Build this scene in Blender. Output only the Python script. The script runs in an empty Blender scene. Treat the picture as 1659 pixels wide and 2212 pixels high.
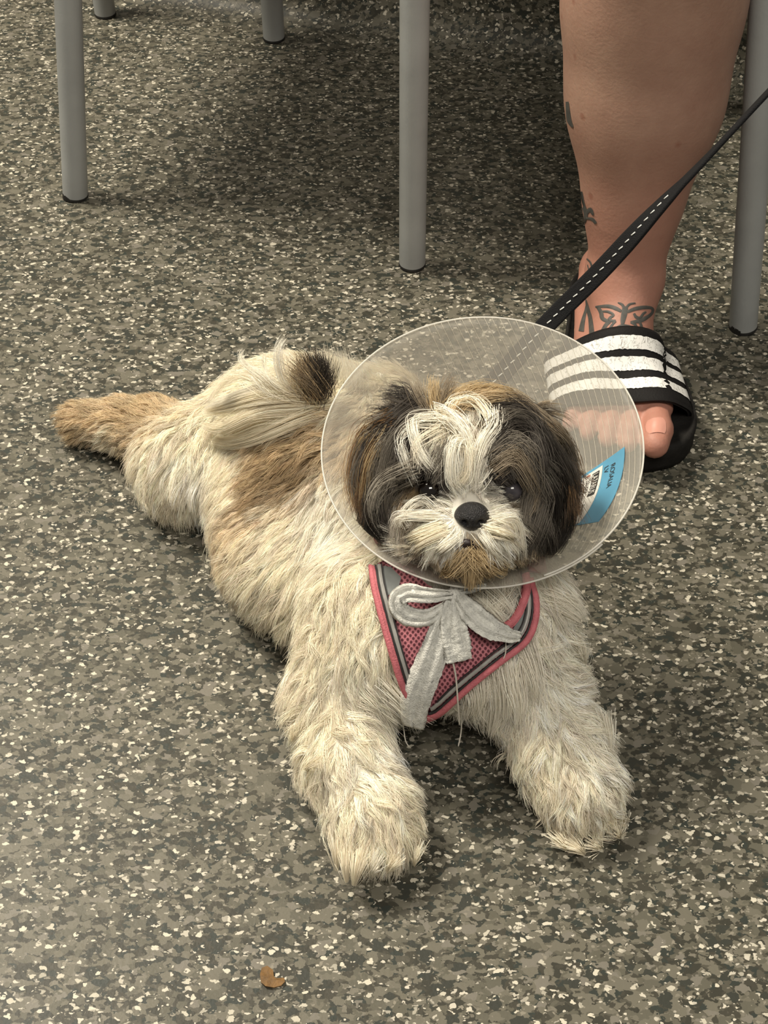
import bpy, bmesh, math
import numpy as np
from mathutils import Vector, Matrix
from mathutils.bvhtree import BVHTree
from mathutils.kdtree import KDTree

SC = bpy.context.scene
COL = SC.collection
RNG = np.random.default_rng(7)

# ------------------------------------------------------------------ camera, light, exposure
F = 3070.0; TH = math.radians(46.5); CH = 0.82
cd = bpy.data.cameras.new('camera'); cam = bpy.data.objects.new('camera', cd); COL.objects.link(cam)
cam.location = (0, 0, CH); cam.rotation_euler = (math.pi/2 - TH, 0, 0)
cd.sensor_fit = 'VERTICAL'; cd.sensor_height = 36.0; cd.sensor_width = 27.0
cd.lens = F/2212*36.0; cd.clip_start = 0.02; SC.camera = cam

w = bpy.data.worlds.new('world'); SC.world = w; w.use_nodes = True
w.node_tree.nodes['Background'].inputs[0].default_value = (1.0, 0.95, 0.86, 1)
w.node_tree.nodes['Background'].inputs[1].default_value = 0.13

def area(name, loc, aim, size, power, color, sizey=None):
    l = bpy.data.lights.new(name, 'AREA'); l.energy = power; l.color = color
    l.shape = 'RECTANGLE'; l.size = size; l.size_y = sizey or size
    o = bpy.data.objects.new(name, l); COL.objects.link(o); o.location = loc
    o.rotation_euler = (Vector(aim)-Vector(loc)).to_track_quat('-Z', 'Y').to_euler()
    o['kind'] = 'helper'
    return o
area('ceiling_and_fill_light', (-1.22, 1.42, 2.45), (-0.1, 0.9, 0), 0.60, 82, (1.0, 0.92, 0.77), 0.6)
area('ceiling_and_fill_light', (0.25, -0.6, 2.55), (0.1, 0.6, 0), 1.2, 33, (1.0, 0.94, 0.83), 0.6)  # added fill to brighten the dog's front, not a second ceiling lamp
area('window_light', (2.6, 1.9, 1.3), (0.2, 0.9, 0.1), 1.3, 36, (0.66, 0.82, 1.0), 1.0)

SC.view_settings.view_transform = 'Standard'; SC.view_settings.look = 'None'
SC.view_settings.gamma = 1.0; SC.view_settings.use_curve_mapping = False
SC.view_settings.exposure = 0.36
SC.cycles.transparent_max_bounces = 24
SC.cycles.max_bounces = 8

# ------------------------------------------------------------------ geometry of the view (used to measure places)
cf = np.array([0, math.cos(TH), -math.sin(TH)]); cu = np.array([0, math.sin(TH), math.cos(TH)])
cr = np.array([1., 0, 0]); CP = np.array([0, 0, CH])
def ray(x, y):
    d = cf + cr*(x-829.5)/F - cu*(y-1106)/F
    return d/np.linalg.norm(d)
def at(x, y, z=0.0):
    d = ray(x, y); return CP + d*(z-CH)/d[2]
def aty(x, y, Y):
    d = ray(x, y); return CP + d*Y/d[1]

# ------------------------------------------------------------------ materials
def new_mat(name):
    m = bpy.data.materials.new(name); m.use_nodes = True
    nt = m.node_tree; b = nt.nodes['Principled BSDF']
    return m, nt, b
def N(nt, t, **kw):
    n = nt.nodes.new(t)
    for k, v in kw.items(): setattr(n, k, v)
    return n
def plain(name, col, rough=0.5, metal=0.0, spec=0.5, noise=0.0, scale=60, bump=0.0, bscale=300):
    m, nt, b = new_mat(name)
    b.inputs['Base Color'].default_value = (*col, 1); b.inputs['Roughness'].default_value = rough
    b.inputs['Metallic'].default_value = metal; b.inputs['Specular IOR Level'].default_value = spec
    tc = N(nt, 'ShaderNodeTexCoord')
    if noise:
        n = N(nt, 'ShaderNodeTexNoise'); n.inputs['Scale'].default_value = scale; n.inputs['Detail'].default_value = 5
        nt.links.new(tc.outputs['Object'], n.inputs['Vector'])
        r = N(nt, 'ShaderNodeValToRGB'); r.color_ramp.elements[0].position = .3; r.color_ramp.elements[1].position = .7
        r.color_ramp.elements[0].color = (*[c*(1-noise) for c in col], 1)
        r.color_ramp.elements[1].color = (*[min(1, c*(1+noise)) for c in col], 1)
        nt.links.new(n.outputs['Fac'], r.inputs['Fac']); nt.links.new(r.outputs['Color'], b.inputs['Base Color'])
    if bump:
        n = N(nt, 'ShaderNodeTexNoise'); n.inputs['Scale'].default_value = bscale; n.inputs['Detail'].default_value = 4
        nt.links.new(tc.outputs['Object'], n.inputs['Vector'])
        bp = N(nt, 'ShaderNodeBump'); bp.inputs['Strength'].default_value = bump; bp.inputs['Distance'].default_value = .001
        nt.links.new(n.outputs['Fac'], bp.inputs['Height']); nt.links.new(bp.outputs['Normal'], b.inputs['Normal'])
    return m

def vinyl():
    m, nt, b = new_mat('speckled_vinyl')
    L = nt.links.new
    tc = N(nt, 'ShaderNodeTexCoord')
    mpp = N(nt, 'ShaderNodeMapping'); mpp.inputs['Scale'].default_value = (.98, 1.36, 1.25); L(tc.outputs['Object'], mpp.inputs['Vector'])
    nz = N(nt, 'ShaderNodeTexNoise'); nz.inputs['Scale'].default_value = 190; nz.inputs['Detail'].default_value = 3
    L(mpp.outputs[0], nz.inputs['Vector'])
    sub = N(nt, 'ShaderNodeVectorMath', operation='SUBTRACT'); sub.inputs[1].default_value = (.5, .5, .5)
    L(nz.outputs['Color'], sub.inputs[0])
    sc = N(nt, 'ShaderNodeVectorMath', operation='SCALE'); sc.inputs['Scale'].default_value = 0.0085
    L(sub.outputs[0], sc.inputs[0])
    ad = N(nt, 'ShaderNodeVectorMath', operation='ADD'); L(mpp.outputs[0], ad.inputs[0]); L(sc.outputs[0], ad.inputs[1])
    def vor(scale, off):
        a = N(nt, 'ShaderNodeVectorMath', operation='ADD'); a.inputs[1].default_value = off; L(ad.outputs[0], a.inputs[0])
        v = N(nt, 'ShaderNodeTexVoronoi'); v.inputs['Scale'].default_value = scale
        L(a.outputs[0], v.inputs['Vector'])
        s = N(nt, 'ShaderNodeSeparateColor'); L(v.outputs['Color'], s.inputs[0])
        return v, s
    def ramp(src, els, interp='CONSTANT'):
        r = N(nt, 'ShaderNodeValToRGB'); cr_ = r.color_ramp; cr_.interpolation = interp
        while len(cr_.elements) < len(els): cr_.elements.new(.5)
        for e, (p, c) in zip(cr_.elements, els): e.position = p; e.color = (*c, 1)
        L(src, r.inputs['Fac']); return r
    def mix(fac, a, bb):
        x = N(nt, 'ShaderNodeMix', data_type='RGBA'); L(fac, x.inputs['Factor']); L(a, x.inputs['A']); L(bb, x.inputs['B']); return x.outputs['Result']
    v1, s1 = vor(215, (0, 0, 0))
    base = ramp(s1.outputs[0], [(0, (.050, .048, .034)), (.22, (.066, .061, .043)), (.42, (.041, .048, .038)), (.54, (.130, .121, .085)),
                                (.70, (.172, .157, .112)), (.84, (.100, .092, .066)), (.94, (.215, .195, .145))])
    v2, s2 = vor(150, (3.1, 1.7, .4))
    c2 = ramp(s2.outputs[1], [(0, (.180, .165, .120)), (.45, (.135, .126, .090)), (.65, (.048, .050, .038)), (.87, (.22, .20, .155))])
    k2 = ramp(s2.outputs[0], [(0, (0, 0, 0)), (.62, (1, 1, 1))])
    c = mix(k2.outputs['Color'], base.outputs['Color'], c2.outputs['Color'])
    def chips(scale, off, thr, rad, col, c):
        v, s = vor(scale, off)
        a = N(nt, 'ShaderNodeMath', operation='GREATER_THAN'); L(s.outputs[0], a.inputs[0]); a.inputs[1].default_value = thr
        rr = N(nt, 'ShaderNodeMath', operation='MULTIPLY_ADD'); L(s.outputs[2], rr.inputs[0]); rr.inputs[1].default_value = rad*.8; rr.inputs[2].default_value = rad*.45
        d = N(nt, 'ShaderNodeMath', operation='LESS_THAN'); L(v.outputs['Distance'], d.inputs[0]); L(rr.outputs[0], d.inputs[1])
        mm = N(nt, 'ShaderNodeMath', operation='MULTIPLY'); L(a.outputs[0], mm.inputs[0]); L(d.outputs[0], mm.inputs[1])
        col_ = ramp(s.outputs[1], [(0, col), (.5, tuple(q*.85 for q in col)), (.8, tuple(q*.62 for q in col))])
        return mix(mm.outputs[0], c, col_.outputs['Color'])
    c = chips(330, (.3, 4.7, 9.1), .80, .42, (.30, .27, .20), c)
    c = chips(185, (7.3, 2.9, 1.1), .83, .42, (.74, .68, .52), c)
    c = chips(340, (1.3, 8.7, 5.1), .89, .50, (.70, .64, .50), c)
    dk_ = N(nt, 'ShaderNodeMix', data_type='RGBA', blend_type='MULTIPLY'); dk_.inputs['Factor'].default_value = 1; L(c, dk_.inputs['A']); dk_.inputs['B'].default_value = (.71, .715, .76, 1); c = dk_.outputs['Result']
    L(c, b.inputs['Base Color'])
    b.inputs['Roughness'].default_value = 0.45; b.inputs['Specular IOR Level'].default_value = 0.22
    n3 = N(nt, 'ShaderNodeTexNoise'); n3.inputs['Scale'].default_value = 420; L(tc.outputs['Object'], n3.inputs['Vector'])
    bp = N(nt, 'ShaderNodeBump'); bp.inputs['Strength'].default_value = .25; bp.inputs['Distance'].default_value = .0006
    L(n3.outputs['Fac'], bp.inputs['Height']); L(bp.outputs['Normal'], b.inputs['Normal'])
    return m

def hair_mat(name, rough=.55, trans=.25, spec=.35):
    m, nt, b = new_mat(name)
    a = N(nt, 'ShaderNodeAttribute'); a.attribute_name = 'col'
    nt.links.new(a.outputs['Color'], b.inputs['Base Color'])
    b.inputs['Roughness'].default_value = rough; b.inputs['Specular IOR Level'].default_value = spec
    t = N(nt, 'ShaderNodeBsdfTranslucent'); nt.links.new(a.outputs['Color'], t.inputs['Color'])
    mx = N(nt, 'ShaderNodeMixShader'); mx.inputs[0].default_value = trans
    nt.links.new(b.outputs[0], mx.inputs[1]); nt.links.new(t.outputs[0], mx.inputs[2])
    nt.links.new(mx.outputs[0], nt.nodes['Material Output'].inputs['Surface'])
    return m

def frosted(name, col, opac, rough=.35):
    m, nt, b = new_mat(name)
    b.inputs['Base Color'].default_value = (*col, 1); b.inputs['Roughness'].default_value = rough
    b.inputs['Specular IOR Level'].default_value = .5
    t = N(nt, 'ShaderNodeBsdfTransparent'); t.inputs[0].default_value = (.97, .97, .96, 1)
    tr = N(nt, 'ShaderNodeBsdfTranslucent'); tr.inputs[0].default_value = (*col, 1)
    m1 = N(nt, 'ShaderNodeMixShader'); m1.inputs[0].default_value = .45
    nt.links.new(b.outputs[0], m1.inputs[1]); nt.links.new(tr.outputs[0], m1.inputs[2])
    mx = N(nt, 'ShaderNodeMixShader')
    tc = N(nt, 'ShaderNodeTexCoord'); nz = N(nt, 'ShaderNodeTexNoise'); nz.inputs['Scale'].default_value = 35; nz.inputs['Detail'].default_value = 4
    nt.links.new(tc.outputs['Object'], nz.inputs['Vector'])
    mr = N(nt, 'ShaderNodeMapRange'); mr.inputs['To Min'].default_value = opac*.85; mr.inputs['To Max'].default_value = opac*1.15
    nt.links.new(nz.outputs['Fac'], mr.inputs['Value']); nt.links.new(mr.outputs['Result'], mx.inputs[0])
    nt.links.new(t.outputs[0], mx.inputs[1]); nt.links.new(m1.outputs[0], mx.inputs[2])
    nt.links.new(mx.outputs[0], nt.nodes['Material Output'].inputs['Surface'])
    return m

def skin_mat():
    m, nt, b = new_mat('skin')
    tc = N(nt, 'ShaderNodeTexCoord')
    n = N(nt, 'ShaderNodeTexNoise'); n.inputs['Scale'].default_value = 14; n.inputs['Detail'].default_value = 7; n.inputs['Roughness'].default_value = .65
    nt.links.new(tc.outputs['Object'], n.inputs['Vector'])
    r = N(nt, 'ShaderNodeValToRGB'); r.color_ramp.elements[0].position = .33; r.color_ramp.elements[1].position = .68
    r.color_ramp.elements[0].color = (.29, .16, .115, 1); r.color_ramp.elements[1].color = (.39, .24, .175, 1)
    nt.links.new(n.outputs['Fac'], r.inputs['Fac'])
    # redder towards the foot, few dark moles
    sep = N(nt, 'ShaderNodeSeparateXYZ'); nt.links.new(tc.outputs['Object'], sep.inputs[0])
    mr = N(nt, 'ShaderNodeMapRange'); mr.inputs['From Min'].default_value = .03; mr.inputs['From Max'].default_value = .24
    mr.inputs['To Min'].default_value = .75; mr.inputs['To Max'].default_value = 0
    nt.links.new(sep.outputs['Z'], mr.inputs['Value'])
    mx = N(nt, 'ShaderNodeMix', data_type='RGBA'); nt.links.new(mr.outputs[0], mx.inputs['Factor'])
    nt.links.new(r.outputs['Color'], mx.inputs['A']); mx.inputs['B'].default_value = (.44, .185, .135, 1)
    v = N(nt, 'ShaderNodeTexVoronoi'); v.inputs['Scale'].default_value = 26; nt.links.new(tc.outputs['Object'], v.inputs['Vector'])
    lt = N(nt, 'ShaderNodeMapRange'); lt.inputs['From Min'].default_value = .05; lt.inputs['From Max'].default_value = .11
    lt.inputs['To Min'].default_value = .55; lt.inputs['To Max'].default_value = 0
    nt.links.new(v.outputs['Distance'], lt.inputs['Value'])
    m2 = N(nt, 'ShaderNodeMix', data_type='RGBA'); nt.links.new(lt.outputs[0], m2.inputs['Factor'])
    nt.links.new(mx.outputs['Result'], m2.inputs['A']); m2.inputs['B'].default_value = (.22, .075, .045, 1)
    nt.links.new(m2.outputs['Result'], b.inputs['Base Color'])
    b.inputs['Roughness'].default_value = .55
    b.inputs['Subsurface Weight'].default_value = .12; b.inputs['Subsurface Scale'].default_value = .006
    n2 = N(nt, 'ShaderNodeTexNoise'); n2.inputs['Scale'].default_value = 380; n2.inputs['Detail'].default_value = 5
    nt.links.new(tc.outputs['Object'], n2.inputs['Vector'])
    bp = N(nt, 'ShaderNodeBump'); bp.inputs['Strength'].default_value = .35; bp.inputs['Distance'].default_value = .0008
    nt.links.new(n2.outputs['Fac'], bp.inputs['Height']); nt.links.new(bp.outputs['Normal'], b.inputs['Normal'])
    return m

def mesh_fabric(name, col, hole, scale):
    m, nt, b = new_mat(name); L = nt.links.new
    uv = N(nt, 'ShaderNodeUVMap'); mp = N(nt, 'ShaderNodeMapping'); mp.inputs['Scale'].default_value = (scale, scale*.85, 1); mp.inputs['Rotation'].default_value = (0, 0, .9)
    L(uv.outputs[0], mp.inputs['Vector'])
    v = N(nt, 'ShaderNodeTexVoronoi'); v.inputs['Randomness'].default_value = .12; v.inputs['Scale'].default_value = 1
    L(mp.outputs[0], v.inputs['Vector'])
    r = N(nt, 'ShaderNodeValToRGB'); e = r.color_ramp.elements
    e[0].position = .0; e[0].color = (*[c*1.2 for c in hole], 1); e[1].position = .42; e[1].color = (*col, 1)
    q = e.new(.2); q.color = (*hole, 1); q = e.new(.3); q.color = (*hole, 1)
    L(v.outputs['Distance'], r.inputs['Fac']); L(r.outputs['Color'], b.inputs['Base Color'])
    b.inputs['Roughness'].default_value = .8
    bp = N(nt, 'ShaderNodeBump'); bp.inputs['Strength'].default_value = .6; bp.inputs['Distance'].default_value = .0008
    L(v.outputs['Distance'], bp.inputs['Height']); L(bp.outputs['Normal'], b.inputs['Normal'])
    return m

def stripe_mat():
    m, nt, b = new_mat('cracked_white_print'); L = nt.links.new
    uv = N(nt, 'ShaderNodeUVMap'); mp = N(nt, 'ShaderNodeMapping'); mp.inputs['Scale'].default_value = (16, 3.0, 1)
    L(uv.outputs[0], mp.inputs['Vector'])
    v = N(nt, 'ShaderNodeTexVoronoi', feature='DISTANCE_TO_EDGE'); v.inputs['Scale'].default_value = 1.6
    nz = N(nt, 'ShaderNodeTexNoise'); nz.inputs['Scale'].default_value = 3; L(mp.outputs[0], nz.inputs['Vector'])
    a = N(nt, 'ShaderNodeVectorMath', operation='ADD'); L(mp.outputs[0], a.inputs[0]); L(nz.outputs['Color'], a.inputs[1])
    L(a.outputs[0], v.inputs['Vector'])
    r = N(nt, 'ShaderNodeValToRGB'); e = r.color_ramp.elements
    e[0].position = .0; e[0].color = (.22, .20, .18, 1); e[1].position = .035; e[1].color = (.80, .79, .76, 1)
    L(v.outputs['Distance'], r.inputs['Fac']); L(r.outputs['Color'], b.inputs['Base Color'])
    b.inputs['Roughness'].default_value = .5
    return m

M = dict(
    vinyl=vinyl(),
    wall=plain('painted_wall', (.60, .58, .52), .7),
    tube=plain('grey_painted_tube', (.34, .35, .345), .42, 0, .5, .08, 25, .15, 500),
    rubber=plain('black_rubber', (.012, .011, .010), .6, noise=.4, scale=200),
    seat=plain('dark_seat_plastic', (.05, .06, .07), .5, noise=.1),
    skin=skin_mat(),
    tattoo=plain('tattoo_ink', (.060, .058, .052), .6, noise=.25, scale=180),
    nail=plain('nail', (.55, .27, .21), .25),
    foam=plain('black_foam', (.011, .010, .009), .8, 0, .2, noise=.35, scale=120, bump=.5, bscale=500),
    footbed=plain('footbed', (.008, .007, .006), .85, 0, .1, noise=.3, scale=150),
    strap=plain('black_strap', (.009, .008, .008), .7, 0, .2, bump=.4, bscale=700),
    stripe=stripe_mat(),
    webbing=plain('black_webbing', (.008, .008, .009), .8, 0, .2, bump=.8, bscale=1500),
    stitch=plain('white_thread', (.72, .72, .68), .7),
    nose=plain('dog_nose', (.010, .009, .010), .32, bump=1.0, bscale=1400),
    eye=plain('dark_eye', (.008, .005, .004), .04, spec=.8),
    eye_cloudy=plain('cloudy_eye', (.050, .045, .050), .12, spec=.6, noise=.5, scale=120),
    mouth=plain('dark_lip', (.02, .012, .011), .5),
    fur=hair_mat('fur'), facefur=hair_mat('face_fur', .5, .15, .4),
    under=hair_mat('undercoat', .9, .0, .1),
    cone=frosted('frosted_plastic', (.80, .77, .70), .27),
    rimedge=frosted('plastic_edge', (.95, .93, .88), .75),
    ridge=frosted('plastic_ridge', (.95, .90, .80), .42),
    pinkmesh=mesh_fabric('pink_air_mesh', (.48, .17, .195), (.10, .02, .03), 400),
    pink=plain('pink_binding', (.50, .135, .155), .7, noise=.12, scale=200, bump=.6, bscale=900),
    reflect=plain('grey_reflective_tape', (.30, .29, .27), .35, noise=.1, scale=200),
    greyfab=plain('grey_fabric', (.16, .17, .165), .7, noise=.15, scale=150),
    piping=plain('black_piping', (.02, .018, .018), .6),
    gauze=plain('gauze', (.64, .63, .58), .9, noise=.2, scale=190, bump=1.0, bscale=900),
    thread=plain('gauze_thread', (.62, .58, .50), .9),
    blue=plain('blue_label', (.085, .27, .41), .45, noise=.06),
    paper=plain('label_paper', (.62, .60, .55), .6, noise=.06),
    ink=plain('label_ink', (.02, .02, .018), .6),
    redink=plain('label_red_ink', (.55, .10, .04), .6),
    leaf=plain('dried_leaf', (.15, .078, .022), .7, noise=.35, scale=250, bump=.6, bscale=500),
)

# ------------------------------------------------------------------ object helpers
def link(name, data, parent=None):
    o = bpy.data.objects.new(name, data); COL.objects.link(o)
    if parent is not None: o.parent = parent
    return o
def mesh_obj(name, verts, faces, mat, parent=None, smooth=True, uv=None):
    me = bpy.data.meshes.new(name); me.from_pydata([tuple(map(float, v)) for v in verts], [], [tuple(map(int, f)) for f in faces])
    if mat: me.materials.append(mat)
    if smooth: me.polygons.foreach_set('use_smooth', [True]*len(me.polygons))
    if uv is not None:
        l = me.uv_layers.new(name='UVMap'); idx = np.zeros(len(me.loops), dtype=np.int32); me.loops.foreach_get('vertex_index', idx)
        l.data.foreach_set('uv', np.asarray(uv, dtype=np.float32)[idx].ravel())
    me.update()
    return link(name, me, parent)
def empty(name, loc=(0, 0, 0)):
    o = bpy.data.objects.new(name, None); COL.objects.link(o); o.location = loc; o.empty_display_size = .02; return o
def tag(o, label=None, cat=None, group=None, kind=None):
    if label: o['label'] = label
    if cat: o['category'] = cat
    if group: o['group'] = group
    if kind: o['kind'] = kind
    return o
def grid_faces(nu, nv, closeu=False):
    f = []
    for i in range(nu if closeu else nu-1):
        for j in range(nv-1):
            a = i*nv+j; b = ((i+1) % nu)*nv+j
            f.append((a, b, b+1, a+1))
    return f
def catmull(P, n):
    P = np.asarray(P, float); m = len(P); t = np.linspace(0, m-1, n); i = np.clip(t.astype(int), 0, m-2); u = (t-i)[:, None]
    g = lambda k: P[np.clip(k, 0, m-1)]
    a, b, c, d = g(i-1), g(i), g(i+1), g(i+2)
    return .5*((2*b)+(-a+c)*u+(2*a-5*b+4*c-d)*u*u+(-a+3*b-3*c+d)*u**3)
def tube(pts, rad, seg=12, caps=True):
    P = np.asarray(pts, float); n = len(P); rad = np.broadcast_to(rad, (n,))
    T = np.gradient(P, axis=0); T /= np.linalg.norm(T, axis=1)[:, None]
    a = np.array([0, 0, 1.]) if abs(T[0][2]) < .9 else np.array([1., 0, 0])
    V = []; prev = None
    for i in range(n):
        x = (a if prev is None else prev); x = x-T[i]*(x@T[i]); x /= np.linalg.norm(x); prev = x; y = np.cross(T[i], x)
        for k in range(seg):
            t = 2*math.pi*k/seg; V.append(P[i]+rad[i]*(math.cos(t)*x+math.sin(t)*y))
    Fc = []
    for i in range(n-1):
        for k in range(seg):
            b = i*seg; c = b+seg; k2 = (k+1) % seg; Fc.append((b+k, b+k2, c+k2, c+k))
    if caps:
        Fc.append(tuple(range(seg-1, -1, -1))); Fc.append(tuple((n-1)*seg+k for k in range(seg)))
    return V, Fc
class MB:
    def __init__(s): s.v = []; s.f = []
    def add(s, vf):
        v, f = vf; o = len(s.v); s.v += [tuple(x) for x in v]; s.f += [tuple(i+o for i in q) for q in f]; return s
    def obj(s, name, mat, parent=None, smooth=True): return mesh_obj(name, s.v, s.f, mat, parent, smooth)
def shade_auto(o, ang=40):
    for e in o.data.edges: pass
    m = o.modifiers.new('es', 'EDGE_SPLIT'); m.split_angle = math.radians(ang)
def lathe(prof, seg=24):
    V = []; Fc = []
    for r, z in prof:
        for k in range(seg):
            t = 2*math.pi*k/seg; V.append((r*math.cos(t), r*math.sin(t), z))
    for i in range(len(prof)-1):
        for k in range(seg):
            k2 = (k+1) % seg; Fc.append((i*seg+k, i*seg+k2, (i+1)*seg+k2, (i+1)*seg+k))
    return V, Fc
def xform(vf, mat):
    return [tuple(mat @ Vector(v)) for v in vf[0]], vf[1]

# ------------------------------------------------------------------ SDF modelling (round cones and ellipsoids blended, then surface nets)
class Field:
    def __init__(s, lo, hi, h):
        s.lo = np.array(lo, float); s.h = h; s.n = np.ceil((np.array(hi)-s.lo)/h).astype(int)+1
        s.g = np.full(s.n, .06, np.float32)
    def _box(s, lo, hi, mrg=.045):
        a = np.clip(np.floor((lo-mrg-s.lo)/s.h).astype(int), 0, s.n-1); b = np.clip(np.ceil((hi+mrg-s.lo)/s.h).astype(int)+1, 1, s.n)
        ax = [s.lo[i]+s.h*np.arange(a[i], b[i]) for i in range(3)]
        X = np.stack(np.meshgrid(*ax, indexing='ij'), -1)
        return tuple(slice(a[i], b[i]) for i in range(3)), X
    def _blend(s, sl, d, k, sub=False):
        g = s.g[sl]
        if sub:
            h = np.maximum(k-np.abs(g+d), 0)/k; s.g[sl] = np.maximum(g, -d)+h*h*k*.25
        else:
            h = np.maximum(k-np.abs(g-d), 0)/k; s.g[sl] = np.minimum(g, d)-h*h*k*.25
    def cap(s, p0, p1, r0, r1, k=.014, flat=None, sub=False):
        p0 = np.array(p0)/1000; p1 = np.array(p1)/1000; r0 /= 1000; r1 /= 1000; rm = max(r0, r1)
        sl, X = s._box(np.minimum(p0, p1)-rm, np.maximum(p0, p1)+rm)
        d = p1-p0; L2 = max(d@d, 1e-9); t = np.clip(((X-p0)@d)/L2, 0, 1)
        q = X-p0-t[..., None]*d
        if flat is not None:
            ax, amt = np.array(flat[0], float), flat[1]; ax /= np.linalg.norm(ax); q = q+(q@ax)[..., None]*ax*(amt-1)
        s._blend(sl, np.linalg.norm(q, axis=-1)-(r0+(r1-r0)*t), k, sub)
    def ell(s, c, R, k=.014, B=None, sub=False):
        c = np.array(c)/1000; R = np.array(R)/1000.; rm = R.max()
        sl, X = s._box(c-rm, c+rm)
        q = X-c
        if B is not None: q = q@np.array(B).T
        n = np.linalg.norm(q/R, axis=-1); n2 = np.linalg.norm(q/(R*R), axis=-1)+1e-9
        s._blend(sl, n*(n-1)/n2, k, sub)
    def sample(s, P):
        q = (np.asarray(P)-s.lo)/s.h; q = np.clip(q, 0, s.n-1.001); i = q.astype(int); f = q-i; g = s.g; r = 0
        for a in (0, 1):
            for b in (0, 1):
                for c in (0, 1):
                    wt = (f[:, 0] if a else 1-f[:, 0])*(f[:, 1] if b else 1-f[:, 1])*(f[:, 2] if c else 1-f[:, 2])
                    r = r+wt*g[i[:, 0]+a, i[:, 1]+b, i[:, 2]+c]
        return r
    def grad(s, P):
        e = s.h; G = np.stack([s.sample(P+np.eye(3)[i]*e)-s.sample(P-np.eye(3)[i]*e) for i in range(3)], -1)
        return G/(np.linalg.norm(G, axis=1)[:, None]+1e-9)
    def nets(s, iso=0.0):
        g = s.g-iso; ins = g < 0
        nx, ny, nz = s.n; c = np.zeros((nx-1, ny-1, nz-1), np.int8)
        for a in (0, 1):
            for b in (0, 1):
                for d in (0, 1): c += ins[a:nx-1+a, b:ny-1+b, d:nz-1+d]
        act = (c > 0) & (c < 8); idx = np.argwhere(act); ids = -np.ones(act.shape, int); ids[act] = np.arange(len(idx))
        acc = np.zeros((len(idx), 3)); cnt = np.zeros(len(idx))
        co = [(a, b, d) for a in (0, 1) for b in (0, 1) for d in (0, 1)]
        for p in co:
            for ax in range(3):
                if p[ax]: continue
                q = list(p); q[ax] = 1
                A = g[tuple((idx+p).T)]; B = g[tuple((idx+q).T)]; m = (A < 0) != (B < 0)
                t = np.where(m, A/(A-B+1e-12), 0); pt = np.array(p, float)+np.zeros((len(idx), 3)); pt[:, ax] += t
                acc[m] += pt[m]; cnt[m] += 1
        V = s.lo+s.h*(idx+acc/cnt[:, None])
        Q = []
        for ax in range(3):
            o1, o2 = [(1, 2), (2, 0), (0, 1)][ax]
            sl0 = [slice(1, m-1) for m in s.n]; sl1 = list(sl0); sl0[ax] = slice(0, s.n[ax]-1); sl1[ax] = slice(1, s.n[ax])
            A = ins[tuple(sl0)]; B = ins[tuple(sl1)]; e = np.argwhere(A != B)
            if not len(e): continue
            base = e.copy(); base[:, o1] += 1; base[:, o2] += 1
            def cid(da, db):
                b_ = base.copy(); b_[:, o1] -= da; b_[:, o2] -= db; return ids[tuple(b_.T)]
            q = np.stack([cid(0, 0), cid(1, 0), cid(1, 1), cid(0, 1)], 1)
            fl = ~A[tuple(e.T)]; q[fl] = q[fl][:, ::-1]
            Q.append(q)
        return V, np.concatenate(Q)

# ------------------------------------------------------------------ floor, cove, wall
fl = mesh_obj('floor', [(-2.6, -1.2, 0), (2.6, -1.2, 0), (2.6, 2.6, 0), (-2.6, 2.6, 0)], [(0, 1, 2, 3)], M['vinyl'])
tag(fl, 'dark olive grey speckled vinyl floor with cream chips', kind='structure')
A = at(300, 22); Bp = at(1600, 224); wd = (Bp-A); wd[2] = 0; wd /= np.linalg.norm(wd); wn = np.array([-wd[1], wd[0], 0])
if wn[1] < 0: wn = -wn
V = []; prof = []
Rc = .045
for k in range(9):
    t = math.pi/2*k/8; prof.append((Rc*math.sin(t), Rc*(1-math.cos(t))+.0015))
prof[0] = (-.004, .0002); prof += [(Rc, .17), (Rc+.003, .172), (Rc+.02, .172)]
for s_ in (-2.2, 2.2):
    for a, z in prof: V.append(A+wd*s_+wn*a+np.array([0, 0, z]))
cv = mesh_obj('baseboard_back', V, [(i, i+1, len(prof)+i+1, len(prof)+i) for i in range(len(prof)-1)], M['vinyl'])
tag(cv, 'speckled vinyl flooring curved up the wall as a coved skirting', kind='structure')
w0 = A+wn*(Rc+.005)
V = [w0-wd*2.2, w0+wd*2.2, w0+wd*2.2+wn*.1, w0-wd*2.2+wn*.1]; V = V+[v+np.array([0, 0, 2.6]) for v in V]
wl = mesh_obj('wall_back', V, [(0, 1, 5, 4), (1, 2, 6, 5), (2, 3, 7, 6), (3, 0, 4, 7), (4, 5, 6, 7), (0, 3, 2, 1)], M['wall'], smooth=False)
tag(wl, 'plain painted wall above the coved skirting', kind='structure')

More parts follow.
